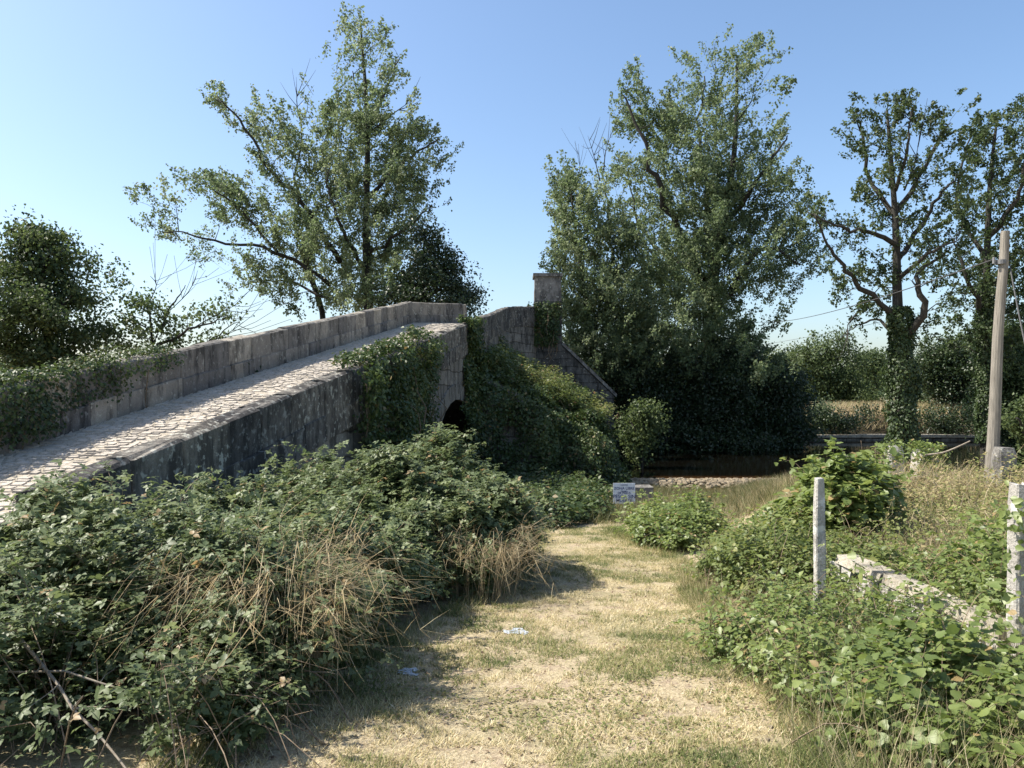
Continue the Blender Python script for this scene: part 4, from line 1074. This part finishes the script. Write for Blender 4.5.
# dead reed clump leaning out of the brambles
def reed_clump(name, label, cx, cy, n, h, spread, seed, lean=(0, 0)):
    rng = np.random.default_rng(seed)
    z = float(ground_z(cx, cy))
    root = thing(name, label, 'dry grass', (cx, cy, z))
    a = rng.uniform(0, 6.28, n); rr = np.sqrt(rng.random(n))*spread
    px_, py_ = cx+np.cos(a)*rr, cy+np.sin(a)*rr
    mb = MB()
    lp, ld, lh = [], [], []
    for i in range(n):
        b = np.array([px_[i], py_[i], float(ground_z(px_[i], py_[i]))])
        hh = h*rng.uniform(.55, 1.1); out = np.array([math.cos(a[i]), math.sin(a[i]), 0])*rng.uniform(.05, .62)*hh+np.array([lean[0], lean[1], 0])*hh
        m = b+np.array([0, 0, hh*.7])+out*.3+rng.normal(size=3)*.03; m2 = b+np.array([0, 0, hh*rng.uniform(.75, 1.0)])+out*.8+rng.normal(size=3)*.06; tip = b+np.array([0, 0, hh*rng.uniform(.35, .95)])+out*1.25+rng.normal(size=3)*.05
        pp = smooth_path([b, m, m2, tip], 7)
        mb.tube(pp, np.linspace(.0024, .0008, 7), 3, cap=False)
        for _ in range(5):
            j = rng.integers(2, 7); lp.append(pp[j]); ld.append(unit((out+rng.normal(size=3)*.3+np.array([0, 0, rng.uniform(-.6, .3)]))[None])[0]); lh.append(rng.uniform(.1, .32))
    mb.build('reeds', M['reedstem'], root)
    lp = np.array(lp)
    blades('foliage', lp, np.array(ld), np.array(lh), .0045, np.clip(rng.normal(size=len(lp))*.25+.5, 0, 1), M['reed'], root)
    return root
reed_clump('dry_reeds', 'tan clump of dead reeds leaning out of the left brambles', -1.55, 4.95, 420, 1.0, .36, 71, (.02, -.05))
reed_clump('dry_reeds', 'thin brownish grass stalks at the right foot of the bramble dome', -.35, 8.2, 190, .85, .45, 72, (.15, 0))
reed_clump('dry_reeds', 'pale dead weeds at the top of the dry field by the pole', 6.6, 12.0, 220, .7, .6, 73)

# fallen dead branches in the bottom left corner
def dead_branch(label, pts, r, seed):
    rng = np.random.default_rng(seed)
    pts = [np.array([p[0], p[1], float(ground_z(p[0], p[1]))+p[2]]) for p in pts]
    root = thing('dead_branch', label, 'branch', pts[0], 'dead canes in the corner')
    mb = MB(); pp = smooth_path(pts, 10); pp[1:-1] += rng.normal(size=(8, 3))*.008
    mb.tube(pp, np.linspace(r, r*.35, 10), 6); mb.build('stem', M['twig'], root, smooth=True)
    for _ in range(7):
        tb = MB()
        i = rng.integers(2, 9); d = rng.normal(size=3)*.5+unit((pts[-1]-pts[0])[None])[0]; d[2] = abs(d[2])*.4
        tb.tube([pp[i], pp[i]+d*.10, pp[i]+d*.2+rng.normal(size=3)*.03], [r*.4, r*.3, r*.12], 4)
        tb.build('twig', M['twig'], root)
dead_branch('long dead cane slanting down through the bottom left corner', [(-2.75, 4.15, .62), (-2.2, 3.75, .35), (-1.55, 3.35, .02)], .011, 81)
dead_branch('dead cane lying level near the left border', [(-2.9, 3.9, .42), (-2.3, 3.95, .42), (-1.85, 3.9, .26), (-1.6, 3.8, .15)], .008, 82)
dead_branch('pale broken stick on the dry grass below the bramble', [(-1.52, 4.35, .16), (-1.42, 4.1, .04)], .008, 83)
dead_branch('bleached twig arching out of the bramble over the grass', [(-2.4, 4.7, .55), (-1.9, 4.6, .45), (-1.45, 4.5, .30), (-1.2, 4.6, .22)], .006, 84)

# ------------------------------------------------------------------ posts, pole, wires
def granite_post(label, x, y, w, d, top, seed, tilt=0.0, mat=None):
    rng = random.Random(seed)
    z0 = float(ground_z(x, y))-.3
    root = thing('granite_post', label, 'post', (x, y, z0+.3), 'granite posts along the field edge')
    mb = MB(); n = 9
    rings = []
    for i in range(n):
        t = i/(n-1); z = z0+(top-z0)*t
        k = 1-.12*t; ox = tilt*(z-z0)
        if i == n-1: k *= .82
        pr = [(-.5, -.38), (-.38, -.5), (.38, -.5), (.5, -.38), (.5, .38), (.38, .5), (-.38, .5), (-.5, .38)]
        rings += [np.array([x+ox+a*w*k*rng.uniform(.9, 1.08), y+b*d*k*rng.uniform(.9, 1.08), z+rng.uniform(-.012, .012)]) for a, b in pr]
    fs = [(i*8+k, i*8+(k+1) % 8, (i+1)*8+(k+1) % 8, (i+1)*8+k) for i in range(n-1) for k in range(8)]
    fs += [tuple((n-1)*8+k for k in range(8))]
    mb.add(rings, fs)
    mb.build('shaft', mat or M['post'], root)
    return root
def gp_(px, Y): return (px-512)/F*Y
def topz(py, Y): return EYE-(py-HY)/F*Y
pA = granite_post('slim white lichen post nearest at the right border', gp_(1019, 5.1), 5.1, .125, .13, topz(484, 5.1), 1)
pB = granite_post('thin pale granite post beside the yellowish weeds', gp_(819, 6.6), 6.6, .092, .09, topz(478, 6.6), 2)
pC = granite_post('squat rough granite post with creeper left of two', gp_(893, 15), 15, .33, .30, topz(446, 15), 3, .02)
pD = granite_post('squat ivy topped granite post near the alder trunk', gp_(924, 15.4), 15.4, .48, .36, topz(449, 15.4), 4)
pE = granite_post('grey granite post standing right at the wooden pole foot', gp_(1003, 13.6), 13.6, .36, .28, topz(447, 13.6), 5, .01, M['trim'])
for (px, py, Y, wd_, n_, lb) in ((924, 450, 15.4, .3, 500, 'ivy cap growing on the squat granite post near the alder'), (893, 452, 15, .25, 300, 'creeper clinging to the rough left granite post')):
    q = P(px, py, Y)
    q4 = [q+np.array([-wd_, -.26, -.35]), q+np.array([wd_, -.26, -.35]), q+np.array([wd_, -.2, .02]), q+np.array([-wd_, -.2, .02])]
    q5 = [q+np.array([-wd_, -.2, .02]), q+np.array([wd_, -.2, .02]), q+np.array([wd_, .2, .05]), q+np.array([-wd_, .2, .05])]
    ivy_on('post_ivy', lb, [(q4, n_*1.3, .1), (q5, n_*1.6, .15)], .075, np.random.default_rng(n_), M['shrub'], bare=.3, bare_scale=3, tpl=T_FAR, stems=False)
q = P(1013, 520, 5.0)
q4 = [q+np.array([-.10, -.02, -.75]), q+np.array([.12, -.02, -.75]), q+np.array([.12, -.02, .18]), q+np.array([-.10, -.02, .18])]
ivy_on('post_ivy', 'creeper climbing the slim white post at the right border', [(q4, 420, .12)], .06, np.random.default_rng(8), M['shrub'], bare=.42, bare_scale=3, tpl=T_NEAR, stems=False)

Yp = 14.0
base = P(987, 474, Yp); top = P(1006, 231, Yp)
base[2] = float(ground_z(base[0], base[1]))-.4
pole = thing('utility_pole', 'leaning weathered wooden utility pole at the right', 'utility pole', (base[0], base[1], base[2]+.4))
mb = MB(); t = np.linspace(0, 1, 9)[:, None]
pp = base*(1-t)+top*t; pp[1:-1, 0] += np.array([.01, .02, .015, .0, -.015, -.01, .01])
mb.tube(pp, np.linspace(.115, .074, 9), 14); mb.build('shaft', M['pole'], pole, smooth=False)
att = P(1002.5, 262, Yp)
mb = MB(); mb.tube([att+np.array([-.02, 0, -.04]), att+np.array([-.02, 0, .04])], [.094, .094], 14); mb.build('clamp', M['metal'], pole)
mb = MB(); mb.tube([att+np.array([-.16, -.02, -.03]), att+np.array([-.16, -.02, .09])], [.028, .022], 8); mb.build('insulator', M['metal'], pole)
def wire(label, a, b, sag, r=.011):
    mb = MB(); a = np.array(a); b = np.array(b)
    pts = []
    for t in np.linspace(0, 1, 24):
        q = a*(1-t)+b*t; q = q+np.array([0, 0, -4*sag*t*(1-t)]); pts.append(q)
    mb.tube(pts, [r]*24, 5)
    o = mb.build('overhead_wire', M['wire'])
    tag(o, label, 'wire')
far_w = P(560, 352, 95)
wire('thin cable running left from the wooden pole past the alder', att+np.array([-.16, 0, .05]), P(750, 321, 62), .5, .013)
wire('lower thin cable crossing the sky left of the alder', P(1010, 290, 40), P(745, 347, 70), .3, .013)
wire('slack stay cable hanging from the pole to the right edge', att+np.array([.14, 0, -.02]), P(1036, 392, 12.5), .1, .012)
wire('thin cable slanting across the dark tree at far left', P(-60, 185, 20), P(112, 316, 28), .1, .010)

# loose fence wire / stick by the posts
mb = MB()
mb.tube(smooth_path([P(925, 455, 15.1), P(945, 452, 15), P(970, 441, 14.8)], 8), [.02, .02, .02, .018, .018, .016, .014, .012], 5)
o = mb.build('dead_branch', M['twig']); tag(o, 'bare stick leaning from the ivy topped granite post', 'branch')

# low stone wall with pale capping beside the nearest post
wl = thing('stone_wall', 'low rubble wall with a pale slanting capstone left of the lichen post', 'wall', (3.0, 6.0, 0))
E0 = P(846, 553, 7.2); E1 = P(1012, 626, 5.15)
d = unit((E1-E0)[None])[0]; side = unit(np.cross(d, np.array([0, 0, 1.]))[None])[0]
mb = MB(); rngr = random.Random(9)
L_ = np.linalg.norm(E1-E0); s = 0
while s < L_-.02:
    ln = min(rngr.uniform(.5, .95), L_-s)
    p, q = E0+d*(s+.006), E0+d*(s+ln-.006)
    wd1 = .13+rngr.uniform(-.03, .03); hz = rngr.uniform(-.012, .012)
    u = np.array([0, 0, 1.])
    c8 = [p-side*wd1-u*.08, p+side*wd1-u*.08, q+side*wd1-u*.08, q-side*wd1-u*.08]
    c8 += [p-side*wd1*.8+u*hz, p+side*wd1*.8+u*hz, q+side*wd1*.8+u*hz, q-side*wd1*.8+u*hz]
    mb.hexa(c8); s += ln
mb.build('capstone', M['slab'], wl)
mb = MB()
s = 0
while s < L_:
    zg = min(0, 0)
    p = E0+d*s
    gz0 = float(ground_z(p[0], p[1]))-.1
    z = p[2]-.085; row = 0
    while z > gz0:
        h = rngr.uniform(.10, .2); wl_ = rngr.uniform(.16, .3)
        c = p+d*rngr.uniform(-.08, .08); j = lambda a: a*rngr.uniform(.8, 1.05)
        a0, a1 = c-d*j(wl_/2), c+d*j(wl_/2)
        mb.hexa([np.array([*(a0-side*j(.12))[:2], z-h]), np.array([*(a0+side*j(.12))[:2], z-h]), np.array([*(a1+side*j(.12))[:2], z-h]), np.array([*(a1-side*j(.12))[:2], z-h]),
                 np.array([*(a0-side*j(.11))[:2], z-.008]), np.array([*(a0+side*j(.11))[:2], z-.008]), np.array([*(a1+side*j(.11))[:2], z-.008]), np.array([*(a1-side*j(.11))[:2], z-.008])])
        z -= h
    s += .24
mb.build('masonry', M['post'], wl)

# ------------------------------------------------------------------ fishing sign, block, weir, litter
Ys = 19.3
sx0, sx1 = gp_(613, Ys), gp_(635, Ys); sz0, sz1 = topz(503.5, Ys), topz(483, Ys)
sg = thing('fishing_sign', 'small white fishing notice with dark lettering at the path end', 'sign', ((sx0+sx1)/2, Ys, float(ground_z((sx0+sx1)/2, Ys))))
mb = MB(); mb.box(sx0, sx1, Ys-.008, Ys+.008, sz0, sz1); mb.build('board', M['signface'], sg)
mb = MB(); xc = (sx0+sx1)/2
mb.tube([(xc, Ys+.035, float(ground_z(xc, Ys))-.2), (xc, Ys+.035, sz1-.04)], [.026, .026], 8); mb.build('post', M['metal'], sg)
def text_mesh(name, body, size, x, y, z, parent, mat):
    cu = bpy.data.curves.new(name, 'FONT'); cu.body = body; cu.size = size; cu.align_x = 'CENTER'; cu.align_y = 'CENTER'; cu.extrude = .002; cu.offset = size*.012
    ob = bpy.data.objects.new(name, cu); C.objects.link(ob)
    dg = bpy.context.evaluated_depsgraph_get(); dg.update()
    me = bpy.data.meshes.new_from_object(ob.evaluated_get(dg))
    bpy.data.objects.remove(ob)
    me.materials.clear(); me.materials.append(mat)
    o = bpy.data.objects.new(name, me); C.objects.link(o)
    o.parent = parent; o.location = Vector((x, y, z))-Vector(parent.location); o.rotation_euler = (R(90), 0, 0)
    return o
hh = sz1-sz0
for body, size, fz in (('COTO', .06, .90), ('ZONA LIBRE', .092, .74), ('TRAMO', .05, .60), ('DE PESCA', .075, .52), ('PESCA SIN', .125, .345), ('MUERTE', .11, .155)):
    text_mesh('lettering', body, size, xc, Ys-.0105, sz0+hh*fz, sg, M['signtext'])
blk = thing('stone_block', 'grey granite block standing behind the fishing sign', 'stone block', (gp_(640, 20.4), 20.4, float(ground_z(gp_(640, 20.4), 20.4))))
bx0, bx1 = gp_(626, 20.4), gp_(652, 20.4); zb = topz(486, 20.4)
mb = MB(); mb.box(bx0, bx1, 20.2, 20.8, zb-.42, zb-.012); mb.build('upper_stone', M['trim'], blk)
mb = MB(); mb.box(bx0+.03, bx1+.05, 20.16, 20.85, -2.3, zb-.43); mb.build('lower_stone', M['wall'], blk, uv=[(v[0], v[2]) for v in mb.v])

# weir of river stones crossing just beyond the path end
rng = np.random.default_rng(90)
weir = thing('weir', 'low weir of pale stones crossing the brown river', 'weir', (7.5, 30, WATER))
mb = MB()
for _ in range(2600):
    x = rng.uniform(4.0, 15.5); y = 29.6+rng.normal()*.75+.03*(x-5); r = rng.uniform(.04, .15)
    z = WATER+.17-.10*((y-29.6)/.75)**2+rng.uniform(-.04, .05)
    dirs = unit(rng.normal(size=(6, 3)))*0+np.array([(1, 0, 0), (0, 1, 0), (-1, 0, 0), (0, -1, 0), (0, 0, 1), (0, 0, -1)])
    a = rng.uniform(0, 6.28); ca, sa = math.cos(a), math.sin(a)
    v = []
    for k in range(6):
        a_ = k*math.pi/3
        v.append((math.cos(a_)*r*rng.uniform(.8, 1.2), math.sin(a_)*r*.75*rng.uniform(.8, 1.2), 0))
    for k in range(6): v.append((v[k][0]*.65, v[k][1]*.65, r*.42*rng.uniform(.7, 1.2)))
    for k in range(6): v.append((v[k][0]*.65, v[k][1]*.65, -r*.42))
    v = [(x+p[0]*ca-p[1]*sa, y+p[0]*sa+p[1]*ca, z+p[2]) for p in v]
    fs = [(6, 7, 8, 9, 10, 11), (17, 16, 15, 14, 13, 12)]+[(k, (k+1) % 6, 6+(k+1) % 6, 6+k) for k in range(6)]+[(12+k, 12+(k+1) % 6, (k+1) % 6, k) for k in range(6)]
    mb.add(v, fs)
mb.build('stones', M['rubble'], weir)
mb = MB(); mb.box(3.8, 15.6, 29.0, 30.4, WATER-.8, WATER+.08); mb.build('sill', M['rubble'], weir)

def litter(label, px, py, w, seed):
    rng = np.random.default_rng(seed)
    Y = 1.6/((py-HY)/F-.075); x = gp_(px, Y); z = float(ground_z(x, Y))
    n = 9; vs = []; fs = []
    for j in range(n):
        for i in range(n):
            u, v = i/(n-1)-.5, j/(n-1)-.5
            vs.append((x+u*w*(1+.3*math.sin(5*v+seed))+.02*rng.normal(), Y+v*w*1.1+.02*rng.normal(), z+.004+.014*rng.random()))
    for j in range(n-1):
        for i in range(n-1):
            if rng.random() < .8: fs.append((j*n+i, j*n+i+1, (j+1)*n+i+1, (j+1)*n+i))
    o = mesh_np('plastic_scrap', vs, fs, M['litter'])
    tag(o, label, 'litter', 'scraps on the path')
litter('pale crumpled scrap on the dry path, farther one', 517, 631, .14, 3)
litter('bluish crumpled scrap on the dry path, nearer one by the bramble', 408, 670, .10, 4)
